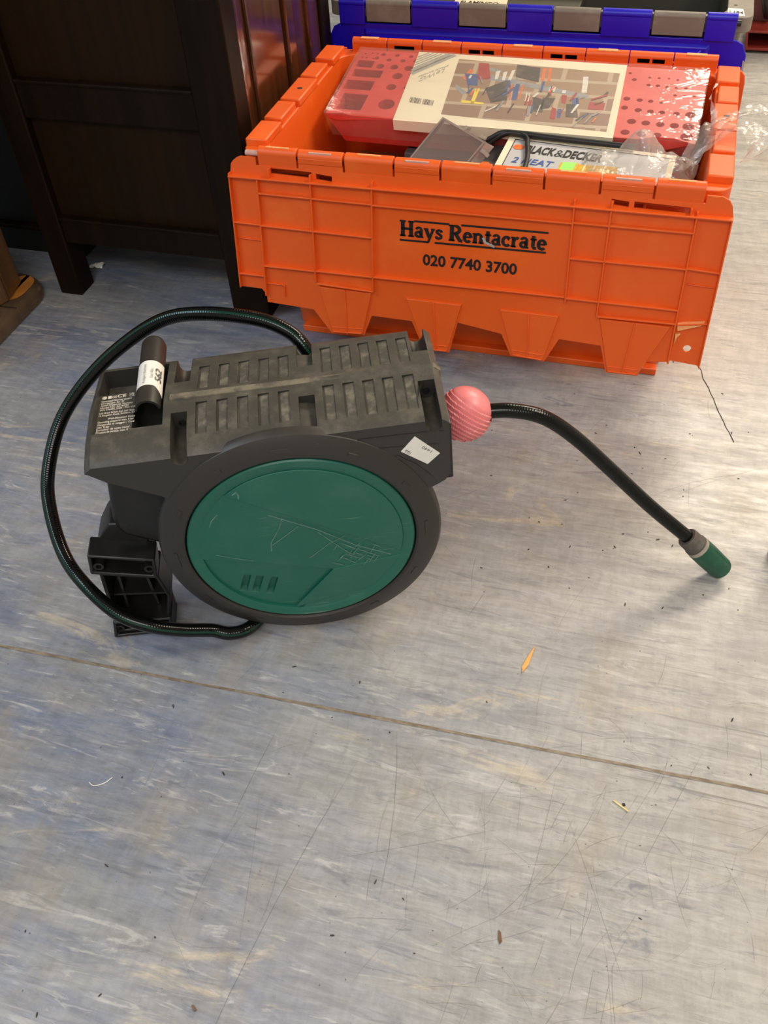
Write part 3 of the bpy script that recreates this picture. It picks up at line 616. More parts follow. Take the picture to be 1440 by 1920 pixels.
# red tool rack in film with its card sleeve
RO = Vector((.065, .2014, .315)); RA = Vector((.9997, -.0244, 0)); RB = Vector((.024, .986, .1652)); RN = Vector((-.004, -.1651, .9863))
def fr(p, q, h): return RO + RA * p + RB * q + RN * h
RL, RW = .592, .197
rk = thing('tool_rack', 'red perforated tool rack in clear film with a card sleeve showing tools', 'rack', (.36, .29, .25))
body = MB(); body.loft([[fr(p, q, -.058) for p, q in ((.022, .016), (RL - .014, .016), (RL - .014, RW - .012), (.022, RW - .012))], [fr(p, q, -.003) for p, q in ((.002, .0), (RL, .0), (RL, RW), (.002, RW))], [fr(p, q, 0) for p, q in ((0, .0), (RL, .0), (RL, RW), (0, RW))]])
LC = [(.012, .186, .002), (.024, .188, .002), (.034, .188, .002), (.010, .174, .002), (.018, .173, .002), (.030, .172, .002), (.0449, .186, .0045), (.0703, .186, .0042), (.0956, .185, .0042), (.0363, .1735, .0045), (.0597, .1705, .0049), (.0848, .1705, .0049), (.1075, .172, .0041), (.0501, .149, .0072), (.0751, .1495, .0072), (.1012, .1485, .0078), (.0886, .1232, .0092), (.0876, .0895, .0088), (.0942, .0395, .0143), (.1142, .0911, .005)]
RC = [(.4703, .1782, .0028), (.4794, .1604, .004), (.5028, .169, .0025), (.5176, .1693, .0025), (.533, .1696, .0021), (.5471, .1677, .0025), (.5036, .1479, .0034), (.5182, .1472, .0037), (.5328, .1455, .0031), (.5475, .1448, .0031), (.5621, .1451, .0031), (.5628, .1241, .0031), (.5478, .1237, .0031), (.577, .125, .0031), (.4753, .1054, .0055), (.4957, .104, .0049), (.513, .1028, .0043), (.5296, .101, .0031), (.4755, .0803, .0055), (.4974, .0762, .0058), (.5161, .0753, .0052), (.5337, .0747, .0052), (.5558, .0743, .0052), (.5767, .0738, .008), (.4915, .045, .0071), (.5133, .0437, .0067), (.5351, .0429, .0067), (.5564, .0426, .0071), (.5771, .0431, .0092), (.4859, .0155, .0071), (.5107, .0145, .0074), (.534, .0145, .0067), (.5778, .016, .0101)]
cut = MB()
for a, b, r in LC + RC: cut.prism(arc(a, b, r, r, 0, 360 - 360 / 14, 13), -.030, .01, fr)
for a, b, c, d in ((.006, .143, .036, .164), (.008, .1135, .060, .136), (.006, .075, .055, .1025), (.013, .0165, .056, .062)): cut.prism([(a, b), (c, b), (c, d), (a, d)], -.030, .01, fr)
body = boolean(body, cut)
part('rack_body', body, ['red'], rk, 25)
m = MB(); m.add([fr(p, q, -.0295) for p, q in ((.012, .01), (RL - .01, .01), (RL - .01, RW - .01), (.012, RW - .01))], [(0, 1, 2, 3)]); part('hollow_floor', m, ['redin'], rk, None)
for g_ in (0, 1):
  m = MB()
  if g_ == 0: m.add([fr(p, q, h) for p, q, h in ((0, 0, .001), (.03, .0, .004), (.055, 0, -.002), (.13, 0, .0), (.02, -.002, -.008), (.005, -.001, -.006))], [(0, 1, 4, 5), (1, 2, 4), (2, 3, 4)])
  else: m.add([fr(p, q, h) for p, q, h in ((.505, 0, .0), (.53, -.001, .007), (.56, -.001, .007), (.592, 0, -.001), (.55, -.003, -.012))], [(0, 1, 4), (1, 2, 4), (2, 3, 4)])
  part('bent_lip', m, ['red'], rk, None)
slv = MB(); slv.prism([(.1065, RW + .0015), (.1185, -.003), (.4705, -.003), (.4625, RW + .0015)], .0005, .0018, fr); slv.prism([(.1185, -.0045), (.4705, -.0045), (.4705, -.0030), (.1185, -.0030)], -.016, .0018, fr)
sl = part('card_sleeve', slv, ['cream'], rk, None, label='cream card sleeve printed with a photograph of hand tools')
m = MB(); m.flat([(.1815, .184), (.1925, .021), (.4585, .0095), (.4545, .172)], .0021, fr)
ph = part('printed_photo', m, ['brick'], sl, None)
SH = {'p_gr': [[(.2429, .1437), (.415, .1051), (.4171, .0928), (.2466, .128)], [(.1960, .1082), (.2207, .0853), (.2132, .0791), (.1960, .0977)], [(.235, .165), (.262, .160), (.262, .150), (.235, .155)]],
      'p_or': [[(.201, .1278), (.208, .1557), (.2161, .1512), (.2087, .1217)], [(.3284, .1728), (.3342, .1735), (.337, .1366), (.3313, .1359)], [(.3371, .1739), (.3429, .1746), (.3476, .1352), (.3427, .1346)], [(.2859, .1197), (.2888, .12), (.2943, .0743), (.2915, .0739)], [(.3045, .121), (.3075, .121), (.3085, .078), (.3055, .078)]],
      'p_bl': [[(.2023, .1414), (.2252, .1415), (.2318, .1076), (.215, .1082)], [(.2916, .1204), (.3003, .1215), (.3042, .0755), (.2957, .0744)], [(.3917, .092), (.4, .0931), (.403, .0685), (.3947, .0674)], [(.3735, .0596), (.3804, .0606), (.3822, .0363), (.3767, .0356)]],
      'p_rd': [[(.2184, .1762), (.2355, .1755), (.2489, .131), (.2275, .1257)], [(.324, .0781), (.3288, .0788), (.3321, .0393), (.3265, .0385)], [(.3731, .0997), (.382, .0983), (.3833, .0758), (.3759, .0774)], [(.3643, .0634), (.3722, .0595), (.3748, .0305), (.3662, .0317)], [(.42, .085), (.445, .085), (.445, .065), (.42, .065)]],
      'p_ye': [[(.2307, .0996), (.238, .1005), (.2381, .0567), (.2323, .056)], [(.2155, .064), (.2532, .0613), (.2544, .0563), (.2173, .0565)]],
      'p_bk': [[(.2467, .1017), (.2787, .132), (.2886, .0735), (.2647, .0628)], [(.3291, .0889), (.3479, .0813), (.3519, .0469), (.3343, .0494)], [(.2837, .1784), (.324, .1723), (.3294, .1304), (.2887, .1412)], [(.345, .088), (.365, .088), (.36, .06), (.347, .055)], [(.385, .075), (.40, .075), (.41, .04), (.39, .04)]],
      'p_wh': [[(.3157, .0975), (.3179, .0978), (.3201, .0736), (.3178, .0733)], [(.3199, .098), (.3222, .0983), (.3245, .0731), (.3222, .0728)], [(.2529, .153), (.2597, .1565), (.2612, .1298), (.2559, .1292)], [(.2659, .1518), (.2721, .1553), (.2734, .1287), (.2682, .128)], [(.2788, .1588), (.2841, .1621), (.2836, .13), (.278, .1282)], [(.3979, .1546), (.4064, .1556), (.4114, .1097), (.403, .1087)], [(.35, .12), (.36, .12), (.36, .106), (.35, .106)], [(.372, .112), (.378, .112), (.378, .104), (.372, .104)]]}
for i, (k, ps) in enumerate(SH.items()):
    for q in ps: part('printed_tool', MB().flat(q, .0022 + .00006 * i, fr), [k], ph, None)
random.seed(5)
for k in range(46):
    x, y = random.uniform(.20, .445), random.uniform(.035, .125) ; y += (.30 - x) * .10; l_, w_ = random.uniform(.010, .030), random.uniform(.0015, .0045); a = random.gauss(1.45, .35)
    ca, sa = math.cos(a), math.sin(a); q = [(x + i * l_ / 2 * ca - j * w_ / 2 * sa, y + i * l_ / 2 * sa + j * w_ / 2 * ca) for i, j in ((-1, -1), (1, -1), (1, 1), (-1, 1))]
    part('printed_tool', MB().flat(q, .0028 + .00001 * k, fr), [random.choice(('p_bk', 'p_bk', 'p_gr', 'p_or', 'p_rd', 'p_bl', 'p_wh', 'p_gr'))], ph, None)
m = MB(); m.flat([(.1075, .1965), (.112, .122), (.1790, .1965)], .0020, fr); o = part('printed_stripe', m, ['cream'], sl, None)
m = MB()
for k in range(7):
    t = .10 + .13 * k; wd_ = .0035 if k > 1 else .009
    a = Vector((.1775 - .07 * t * .85, .1962)); b = Vector((.1120 - .0045 * t * .9 + .0, .1235 + .073 * t * .9)); stroke(m, [(a.x, a.y), (b.x, b.y)], wd_, fr, .0022)
part('grey_stripes', m, ['pencil'], sl, None)
rot180 = lambda x, y, s=-.42: (lambda p, q, h: fr(x - p * math.cos(s) - q * math.sin(s) * -1 * 0 - q * 0.10, y - q * .95 + p * math.sin(s) * 1.0, h))
m = MB(); put_text(m, 'LeWG', 0, 0, .046, .016, rot180(.1655, .153, -.75), .0022, 0.0); put_text(m, 'SPACE SAVERS', 0, 0, .058, .006, rot180(.1690, .165, -.75), .0022, 0.01); part('lettering', m, ['pencil'], sl, None, recalc=False)
m = MB(); x = .131
random.seed(3)
while x < .173:
    wd_ = random.choice((.0006, .0009, .0014)); 
    if not .150 < x < .1525: m.flat([(x, .047 - (x - .131) * .12), (x + wd_, .047 - (x - .131) * .12), (x + wd_ - .001, .062 - (x - .131) * .12), (x - .001, .062 - (x - .131) * .12)], .0022, fr)
    x += wd_ + random.choice((.0007, .001, .0013))
part('barcode', m, ['p_bk'], sl, None)
def wrapfn(u, v):
    p = -.002 + u * (RL + .004); q = RW + .002 - v * (RW + .05)
    n_ = noise.noise(Vector((p * 14, q * 17, 1))) * .0014 + abs(noise.noise(Vector((p * 8 + q * 12, q * 34, 5)))) * .0016 + abs(noise.noise(Vector((p * 60, q * 22, 8)))) * .0006 * max(0, 1 - abs(q - .19) / .03 if q > .1 else 1 - abs(q) / .03)
    if q >= -.002: return fr(p, q, .0036 + n_)
    t = -.002 - q; return fr(p + (.3 - p) * t * .3, -.002 + t * .27, .0036 - t * 1.05 + n_)
m = MB(); m.grid(150, 60, wrapfn); part('plastic_wrap', m, ['film'], rk, 60, recalc=False, label='clear shrink film over the rack')

# clear box lid leaning on the rack
A0 = Vector((.268, .186, .337)); U1 = Vector((-.050, -.062, -.055)).normalized(); U2 = Vector((.085, -.088, -.026)); U2 = (U2 - U1 * U2.dot(U1)).normalized(); U3 = U1.cross(U2).normalized()
if U3.z < 0: U3 = -U3
def fc(p, q, h): return A0 + U1 * p + U2 * q + U3 * h
tl = thing('clear_box_lid', 'smoky clear plastic box lid tilted against the red rack', 'lid', (.27, .1, .25))
base = [(0, 0), (.115, 0), (.115, .112), (0, .112)]
m = MB(); m.loft([[fc(p, q, 0) for p, q in inset(base, .006)], [fc(p, q, -.0022) for p, q in inset(base, .006)]]); part('lid_panel', m, ['lid'], tl, None)
for (a, b) in ((0, 3), (0, 1), (3, 2)):
    p0, p1 = base[a], base[b]; i0, i1 = inset(base, .008)[a], inset(base, .008)[b]
    m = MB(); m.loft([[fc(*p0, -.016), fc(*p1, -.016), fc(*inset(base, .0018)[b], -.016), fc(*inset(base, .0018)[a], -.016)], [fc(*i0, .0012), fc(*i1, .0012), fc(*inset(base, .0098)[b], .0005), fc(*inset(base, .0098)[a], .0005)]])
    part('lid_wall', m, ['lidedge'], tl, None, 0.0008)
for p0, p1 in ((.016, .022), (.040, .046)): m = MB(); m.loft([[fc(p, q, h) for p, q, h in ((p0, .112, -.012), (p1, .112, -.012), (p1, .120, -.010), (p0, .120, -.010))], [fc(p, q, h) for p, q, h in ((p0, .107, -.002), (p1, .107, -.002), (p1, .115, -.003), (p0, .115, -.003))]]); part('clasp', m, ['lidedge'], tl, None)
for q0, q1 in ((.052, .058), (.088, .094)): m = MB(); m.loft([[fc(p, q, h) for p, q, h in ((-.005, q0, -.010), (-.005, q1, -.010), (.0, q1, -.012), (.0, q0, -.012))], [fc(p, q, h) for p, q, h in ((-.002, q0, -.003), (-.002, q1, -.003), (.004, q1, -.002), (.004, q0, -.002))]]); part('clasp', m, ['lidedge'], tl, None)

def cable(name, pts, r, label, grp=None):
    m = MB(); m.tube(spline(pts, 8), r, 10); return solo(name, m, ['cable'], label, 'cable', tuple(Vector(pts[0])), 60, group=grp)
cable('power_cable', [(.182, .118, .194), (.178, .150, .228), (.184, .174, .252), (.205, .176, .258), (.228, .160, .256), (.245, .140, .250)], .0042, 'thick black cable curling out of the orange crate beside the brown carton flap')
cable('thin_cable', [(.192, .105, .192), (.192, .125, .24), (.200, .140, .254), (.215, .125, .248), (.225, .105, .225)], .003, 'thin black cable looped under the clear box lid')
cable('appliance_cord', [(.345, .186, .2930), (.362, .186, .3060), (.376, .1855, .3120), (.394, .183, .3122), (.406, .172, .3112), (.410, .152, .3112), (.416, .120, .3112), (.4195, .085, .3112), (.4195, .060, .3112)], .0040, 'black cord lying across the lettering of the silver box')
cable('flat_cable', [(.322, .190, .289), (.344, .188, .2985), (.364, .188, .3100), (.390, .1860, .3122), (.43, .1815, .3118), (.48, .1765, .3118), (.53, .1720, .3118), (.57, .1680, .3118)], .0046, 'black cable along the front edge of the red rack')
yb = thing('yellow_packet', 'yellow packet with a lime green sticker by the front rim of the orange crate', 'packet', (.51, .05, .299))
fy = lambda p, q, h: (.4680 + p * .88 + q * .1, .060 + p * .02 + q, .3065 + h)
m = MB()
for k in range(6): m.tube([fy(.026, .003 + .0045 * k, .006), fy(.094, .003 + .0045 * k, .006)], .0046, 8)
m.prism([(0, -.002), (.03, -.002), (.03, .026), (0, .026)], .001, .012, fy); part('yellow_sticks', m, ['yellow'], yb, 40)
m = MB(); m.prism([(.004, -.003), (.026, -.003), (.026, .027), (.004, .027)], .0121, .0126, fy); part('lime_sticker', m, ['lime'], yb, None, label='lime green sticker')
for c in (.040, .056, .073): m = MB(); m.prism([(c, -.002), (c + .002, -.002), (c + .002, .028), (c, .028)], .0085, .0112, fy); part('band', m, ['cream'], yb, None)
# crumpled clear bag with its streamers
bg = thing('plastic_bag', 'crumpled clear plastic bag trailing over the right rim of the orange crate', 'bag', (.58, .09, .299))
def bagfn(u, v):
    x = .500 + .163 * u; y = .034 + .106 * v
    hgt = .012 + .040 * math.exp(-((x - .582) / .024) ** 2 - ((y - .112) / .030) ** 2) + .016 * math.exp(-((x - .632) / .024) ** 2 - ((y - .07) / .03) ** 2)
    r = abs(noise.noise(Vector((x * 26, y * 26, 2)))) * .024 + abs(noise.noise(Vector((x * 60 + 3, y * 60, 7)))) * .010
    e = min(1, min(u, 1 - u, v, 1 - v) * 7)
    return (x + noise.noise(Vector((x * 40, y * 40, 9))) * .006, y + noise.noise(Vector((x * 40, y * 40, 19))) * .006, .3085 + (hgt + r * .8) * (0.15 + .85 * e))
m = MB(); m.grid(46, 30, bagfn); part('bag_body', m, ['bag'], bg, 12, recalc=False)
def ribbon(m, pts, wd, tw, nz, n=9):
    P = spline(pts, 9); k = len(P) - 1
    def fn(u, v):
        i = min(int(u * k), k); p = P[i]; t = (P[min(i + 1, k)] - P[max(i - 1, 0)]).normalized(); side = t.cross(Vector((0, 0, 1))).normalized(); up_ = side.cross(t)
        a = tw(u); s_ = (v - .5) * wd(u); q = p + side * s_ * math.cos(a) + up_ * s_ * math.sin(a)
        return q + Vector((0, 0, 1)) * (abs(noise.noise(Vector((q.x * 55, q.y * 55, nz)))) * .012)
    m.grid(k, n, fn)
m = MB(); ribbon(m, [(.650, .105, .322), (.664, .130, .350), (.690, .160, .363), (.72, .182, .366), (.755, .200, .362), (.80, .222, .352), (.84, .24, .335)], lambda u: .028 + .030 * u, lambda u: .35 * math.sin(u * 5), 4); part('bag_streamer', m, ['bag'], bg, 12, recalc=False)
m = MB(); ribbon(m, [(.640, .095, .314), (.668, .122, .335), (.698, .142, .359), (.725, .142, .360), (.745, .125, .346), (.735, .100, .335)], lambda u: .022 + .022 * u, lambda u: .5 * math.sin(u * 4 + 1), 14); part('bag_streamer', m, ['bag'], bg, 12, recalc=False)
m = MB(); ribbon(m, [(.672, .130, .340), (.676, .165, .349), (.676, .205, .348), (.671, .250, .346), (.668, .275, .345)], lambda u: .011 - .004 * u, lambda u: 1.1 + .5 * math.sin(u * 9), 24, 4); ribbon(m, [(.668, .275, .345), (.671, .300, .350), (.677, .325, .352)], lambda u: .003, lambda u: u * 4, 3, 2); part('twisted_strip', m, ['strap'], bg, 15, recalc=False, label='twisted whitish strip of the bag')

# ------------------------------------------------------------------ hose reel
C0 = Vector((.287, -.586, .164)); E1 = Vector((.92792, .37114, .0349)); E2 = Vector((.37137, -.92849, 0)); E3 = Vector((-.0324, -.01296, .99939))
def RW3(u, v, w_): return C0 + E1 * u + E2 * v + E3 * w_
UW = lambda p, q, h: RW3(p, h, q)          # outline in the face plane, depth along the axis
UV = lambda p, q, h: RW3(p, q, h)          # lying on the roof
reel = thing('hose_reel', 'dusty black and green retractable hose reel lying on its rim on the floor', 'hose reel', (.287, -.66, 0))
def roof(u, v, sgn):
    a = abs(v + .084); wv = .164 - .0975 * a
    if a > .076: wv -= (a - .076) * .45
    if u < .03 and sgn > 0 and a > .052: wv -= (a - .052) * .17
    if u > .170: wv -= (u - .170) * .8
    if u < -.200: wv -= (-.200 - u) * .8
    return wv
def half(sgn):
    us = [-.208, -.200, -.11, .029, .031, .10, .170, .177]
    low = [(.176, .0748), (.170, .066), (.160, .060), (.09, .03), (-.08, .03), (-.1385, .0967), (-.190, .127), (-.2055, .1405)] if sgn > 0 else [(.176, .0748), (.170, .066), (.160, .060), (.09, .03), (-.08, .03), (-.1385, .08), (-.190, .10), (-.2055, .118)]
    vs = [-.084, -.060, -.034, -.012, -.006, -.002] if sgn > 0 else [-.084, -.108, -.134, -.156, -.162, -.166]
    m = MB(); rings = []
    for v in vs: rings.append([RW3(u, v, roof(u, v, sgn)) for u in us] + [RW3(u, v, w_) for u, w_ in low])
    m.loft(rings); return m
SLF = [-.083, -.0605, -.038, -.0155, .0065, .055, .077, .0985, .120, .142]
def cutters(sgn):
    c = MB(); V = (lambda d: -.084 + d) if sgn > 0 else (lambda d: -.084 - d)
    for i, u in enumerate(SLF):
        d1 = .058 if i < 5 else .064; top = .17
        a = [(u - .0062, V(.012)), (u + .0062, V(.012)), (u + .0062, V(d1)), (u - .0062, V(d1))]
        w1 = roof(u, V(.012), sgn); w2 = roof(u, V(d1), sgn)
        # slot floor slopes sideways so that one edge is deep
        lowz = [w1 - .0030, w1 - .0014, w2 - .0014, w2 - .0030]
        c.loft([[RW3(p, q, z) for (p, q), z in zip(a, lowz)], [RW3(p, q, top) for p, q in a]])
    for u in (-.107, .031, .1605):
        d0 = .024 if sgn > 0 else .030; wc = .146
        prof = [(u - .0088, .18), (u - .0088, wc)] + [(u + .0088 * math.cos(math.radians(180 + 15 * k)), wc + .0088 * math.sin(math.radians(180 + 15 * k))) for k in range(1, 12)] + [(u + .0088, wc), (u + .0088, .18)]
        c.prism(prof, V(d0), V(.12), UW)
    # label well on the left end, a deeper slot below the pivot tube
    return c
def wells(sgn):
    c = MB()
    if sgn > 0: c.box((-.2015, -.09, .150), (-.160, -.043, .2), 0, RW3)
    else: c.box((-.2015, -.122, .150), (-.160, -.07, .2), 0, RW3)
    return c
def wells2(sgn):
    c = MB()
    if sgn > 0: c.box((-.1615, -.09, .122), (-.1245, -.045, .2), 0, RW3)
    else: c.box((-.1615, -.158, .122), (-.1245, -.07, .2), 0, RW3)
    return c
def wells3(sgn):
    c = MB()
    if sgn < 0: c.box((-.2005, -.158, .132), (-.160, -.1215, .2), 0, RW3)
    return c
for sgn, nm in ((1, 'front_shell'), (-1, 'back_shell')):
    m = boolean(half(sgn), cutters(sgn)); m = boolean(m, wells(sgn)); m = boolean(m, wells2(sgn))
    if sgn < 0: m = boolean(m, wells3(sgn))
    if sgn > 0: m.lathe([(.02, -.010), (.154, -.010), (.155, -.0835), (.02, -.0835)], UW and (lambda a, h, c: RW3(a, h, c)), 96)
    else: m.lathe([(.02, -.0845), (.155, -.0845), (.154, -.148), (.146, -.160), (.10, -.166), (.02, -.166)], lambda a, h, c: RW3(a, h, c), 96)
    o = part(nm, m, ['reel'], reel, 28, 0.0006)
    for i, u in enumerate(SLF):
        V = (lambda d: -.084 + d) if sgn > 0 else (lambda d: -.084 - d)
        d1 = .0575 if i < 5 else .0635; w1, w2 = roof(u, V(.0125), sgn), roof(u, V(d1), sgn)
        q = MB(); q.add([RW3(u - .0040, V(.0125), w1 - .0025), RW3(u + .0060, V(.0125), w1 - .0013), RW3(u + .0060, V(d1), w2 - .0013), RW3(u - .0040, V(d1), w2 - .0025)], [(0, 1, 2, 3)])
        part('slot_dust', q, ['slotdust'], o, None)
m = MB(); m.loft([[RW3(u, v, roof(u, v, 1) - .002) for u, v in ((-.118, -.0785), (.1755, -.0785), (.1755, -.0895), (-.118, -.0895))], [RW3(u, v, roof(u, v, 1) + .0022) for u, v in ((-.118, -.0795), (.174, -.0795), (.174, -.0885), (-.118, -.0885))]])
m.loft([[RW3(u, v, w_) for u, v, w_ in ((.174, -.0785, .162), (.174, -.0895, .162), (.174, -.0895, .07), (.174, -.0785, .07))], [RW3(u, v, w_) for u, v, w_ in ((.1792, -.0795, .157), (.1792, -.0885, .157), (.1785, -.0885, .07), (.1785, -.0795, .07))]])
part('dusty_seam', m, ['dust'], reel, None, 0.0008, label='dust-covered seam along the top')
for u in (-.107, .031, .1605):
    m = MB(); m.lathe([(.0001, -.0605), (.004, -.0605), (.004, -.0585), (.0022, -.0585), (.0022, -.0598), (.0001, -.0598)], lambda a, h, c, u=u: RW3(u + a, h, .147 + c), 14)
    part('case_screw', m, ['blackp'], reel, 40)
# rim ring round the green cover
m = MB(); m.lathe([(.1315, -.002), (.1325, .0045), (.1350, .0066), (.1400, .0064), (.1555, .0015), (.1600, -.001), (.1628, -.006), (.1630, -.011), (.1600, -.015), (.1315, -.015)], lambda a, h, c: RW3(a, h, c), 128, closed=True)
rm = part('drum_rim', m, ['rim'], reel, 30)
for k in range(12):
    a0 = math.radians(30 * k + 90); m = MB(); hw = math.radians(4.5 if k % 3 == 0 else 2.2)
    P = lambda r, a, h: RW3(r * math.cos(a), h, r * math.sin(a))
    sf = lambda r: .0064 - (r - .14) * .316
    m.loft([[P(r, a, sf(r) - .001) for r, a in ((.1425, a0 - hw), (.1425, a0 + hw), (.1475, a0 + hw), (.1475, a0 - hw))], [P(r, a, sf(r) + .0009) for r, a in ((.1430, a0 - hw), (.1430, a0 + hw), (.1470, a0 + hw), (.1470, a0 - hw))]])
    part('rim_tab', m, ['rim'], rm, None)
# green cover: dished border, three levels, three slots
m = MB(); m.lathe([(.02, -.012), (.1305, -.012), (.1305, .0042), (.1290, .0056), (.1180, .0050), (.1165, .0042), (.02, .0042)], lambda a, h, c: RW3(a, h, c), 128)
cut = MB()
for u in (-.0885, -.0745, -.0580):
    sl_ = [(u + .0120, -.0440 - (u + .0885) * .35), (u + .0205, -.0465 - (u + .0885) * .35), (u + .0085, -.0800 - (u + .0885) * .35), (u, -.0775 - (u + .0885) * .35)]
    cut.loft([[RW3(p, -.0055, q) for p, q in sl_[:2]] + [RW3(p, -.0055, q) for i, (p, q) in enumerate(((sl_[2][0] + .002, sl_[2][1] + .008), (sl_[3][0] + .002, sl_[3][1] + .008)))], [RW3(p, .012, q) for p, q in sl_]])
disc = [(.1165 * math.cos(math.radians(a)), .1165 * math.sin(math.radians(a))) for a in range(0, 360, 4)]
lowcut = MB(); lowcut.prism([(-.15, .004), (-.0817, -.0149), (.0292, -.0507), (.0255, -.0640), (-.0289, -.131), (-.06, -.16), (-.16, -.16)], .0012, .02, UW)
ringed = MB(); ringed.prism(disc, .0012, .0070, UW)
low = boolean(m, boolean(ringed, lowcut, 'INTERSECT')); low = boolean(low, cut)
gc = part('cover_disc', low, ['green'], reel, 25, 0.0004, label='scratched dark green round cover')
m = MB(); pt = [p for p in disc if (p[1] - .0700) > (p[0] + .0500) * -.688]
tri = [(-.078, .086)] + [(.115, -.044)]
poly = sorted(pt, key=lambda p: math.atan2(p[1], p[0]))
m.prism(poly, .0038, .0060, UW); part('raised_panel', m, ['green'], gc, 25, 0.0006)
m = MB(); m.prism([(.030, -.0515), (.112, -.040), (.075, -.0890), (-.026, -.1130)], .0038, .0050, UW); part('raised_panel', m, ['green'], gc, 25, 0.0004)
m = MB()
stroke(m, [(-.063, .092), (-.058, .0955), (-.056, .091), (-.0575, .085)], [.0012, .003, .0028, .001], UW, .0062); stroke(m, [(-.098, .046), (-.093, .056), (-.085, .064)], [.0004, .0012, .0008], UW, .0045)
random.seed(11)
for k in range(26):
    x, y = random.uniform(.035, .085), random.uniform(-.045, -.012) ; L_ = random.uniform(.008, .022); a = random.choice((-.55, -.6, .75, 1.0)) + random.uniform(-.1, .1)
    stroke(m, [(x - L_ / 2 * math.cos(a), y - L_ / 2 * math.sin(a)), (x, y + .0004), (x + L_ / 2 * math.cos(a), y + L_ / 2 * math.sin(a))], [.0003, .0010, .0003], UW, .0053)
for pts in ([(-.030, .055), (.02, .022), (.06, -.012), (.10, -.036)], [(-.016, .046), (-.022, .030), (-.035, .008), (-.037, -.006)], [(.0, .030), (-.018, .016), (-.034, .004)], [(.02, .016), (.045, -.018), (.05, -.024)], [(-.1, .0), (-.08, -.010), (-.06, -.018)], [(.005, -.026), (.03, -.006), (.05, .004)]): stroke(m, pts, .0008, UW, .0066 if pts[0] == (-.030, .055) else .0048)
part('cover_scratch', m, ['coverscratch'], gc, None, recalc=False)
# lobe that takes the inlet, and the guide for the outlet
m = MB(); m.prism([(-.120, .128), (-.2045, .128), (-.2055, .087), (-.212, .0513), (-.2151, .034), (-.2151, .0205), (-.210, .006), (-.1937, -.0043), (-.15, -.03), (-.1, -.01)], -.150, -.040, UW); part('inlet_housing', m, ['blackp'], reel, 40, 0.006, seg=3)
m = MB(); m.box((.170, -.118, .040), (.1825, -.030, .122), 0, RW3); part('outlet_guide', m, ['blackp'], reel, None, 0.002)
# pivot tube lying in its slot
TC = lambda d: (lambda a, h, c: RW3(-.1425 - (h + .08) * -.02 + a, h, .1575 + c))
m = MB(); m.lathe([(.0001, -.203), (.008, -.2025), (.0125, -.199), (.0145, -.193), (.0145, -.074), (.0118, -.074), (.0118, -.100), (.0001, -.100)], TC(0), 28)
tc_ = MB(); tc_.box((-.17, -.106, .12), (-.115, -.05, .1590), 0, RW3); m = boolean(m, tc_)
tb = part('pivot_tube', m, ['rim'], reel, 40, label='grey pivot tube carrying a white lot sticker')
m = MB(); m.box((-.160, -.0735, .1235), (-.126, -.047, .1250), 0, RW3); part('slot_floor', m, ['black'], reel, None)
def onTube(p, q, h):   # p along the tube away from viewer, q round it (0 = top)
    a = q / .0150; r = .0147 + h; c = -.1425 + .02 * (-.018 - p)
    return RW3(c + r * math.sin(a), -.098 - p * 1.0, .1575 + r * math.cos(a))
m = MB(); m.grid(6, 18, lambda u, v: onTube(.004 + .045 * u - (.012 * max(0, v - .7) / .3) * (1 - u), -.021 + .043 * v, 0)); lab = part('lot_sticker', m, ['white'], tb, 60, label='white auction lot sticker reading 562')
m = MB(); fT = lambda p, q, h: onTube(p, -q, h)
put_text(m, 'Rodgers Auctions', .008, .0018, .034, .0034, fT, .0006, .01); put_text(m, 'Lot No.:', .017, -.0065, .018, .0038, fT, .0006, .01); part('sticker_print', m, ['pencil'], lab, None, recalc=False)
m = MB(); put_text(m, '562', .012, -.0165, .023, .0080, fT, .0009, .01, .2); part('handwriting', m, ['p_bk'], lab, None, recalc=False)
# printed rating block in the label well
m = MB(); fl = lambda p, q, h: RW3(-.2005 + p + q * .0, -.049 - q, .1502 + h)
rows = [('Conmetall Meister GmbH', .0600, .034, .0030), ('Oberkamper Str. 39', .0562, .026, .0028), ('42349 Wuppertal, Germany', .0524, .036, .0028), ('Model No. 5616292', .0486, .032, .0028), ('IAN 376304_2104 - PSA 13A', .0448, .040, .0028), ('Lidl Great Britain Ltd, Lidl House', .0390, .0405, .0030), ('14 Kingston Road, Surbiton, KT', .0350, .0405, .0030), ('Wall-Mounted Hose', .0280, .030, .0034), ('Operating pressure: max. 8 bar', .0235, .0400, .0034), ('Slangerulle til vaeggen / Ood', .0190, .0405, .0032), ('max. 8 bar', .0147, .014, .0034), ('Enrouleur de tuyau mural', .0104, .036, .0034), ('Pression de service: max. 8 bar', .0060, .0400, .0034), ('Wand-slanghaspel / Wire', .0015, .036, .0032)]
for t, y, wd_, cp in rows: put_text(m, t, (.0405 - wd_ if t.startswith('Wall') else .0) + .0006, y, wd_, cp, fl, .0003, .025)
put_text(m, 'CE', .018, .0655, .010, .0052, fl, .0003, .02); put_text(m, 'UK', .0315, .0685, .0062, .0030, fl, .0003, .03); put_text(m, 'CA', .0315, .0650, .0062, .0030, fl, .0003, .03)
m.flat(arc(.0035, .0675, .0028, .0028, 0, 340, 17), .0003, fl); m.prism([(.0075, .0652), (.0115, .0652), (.0115, .0702), (.0075, .0702)], .0001, .0003, fl); put_text(m, 'GS', .0122, .0655, .005, .004, fl, .0003, .02)
part('rating_print', m, ['text'], reel, None, recalc=False, label='white small-print block with CE and UKCA marks')
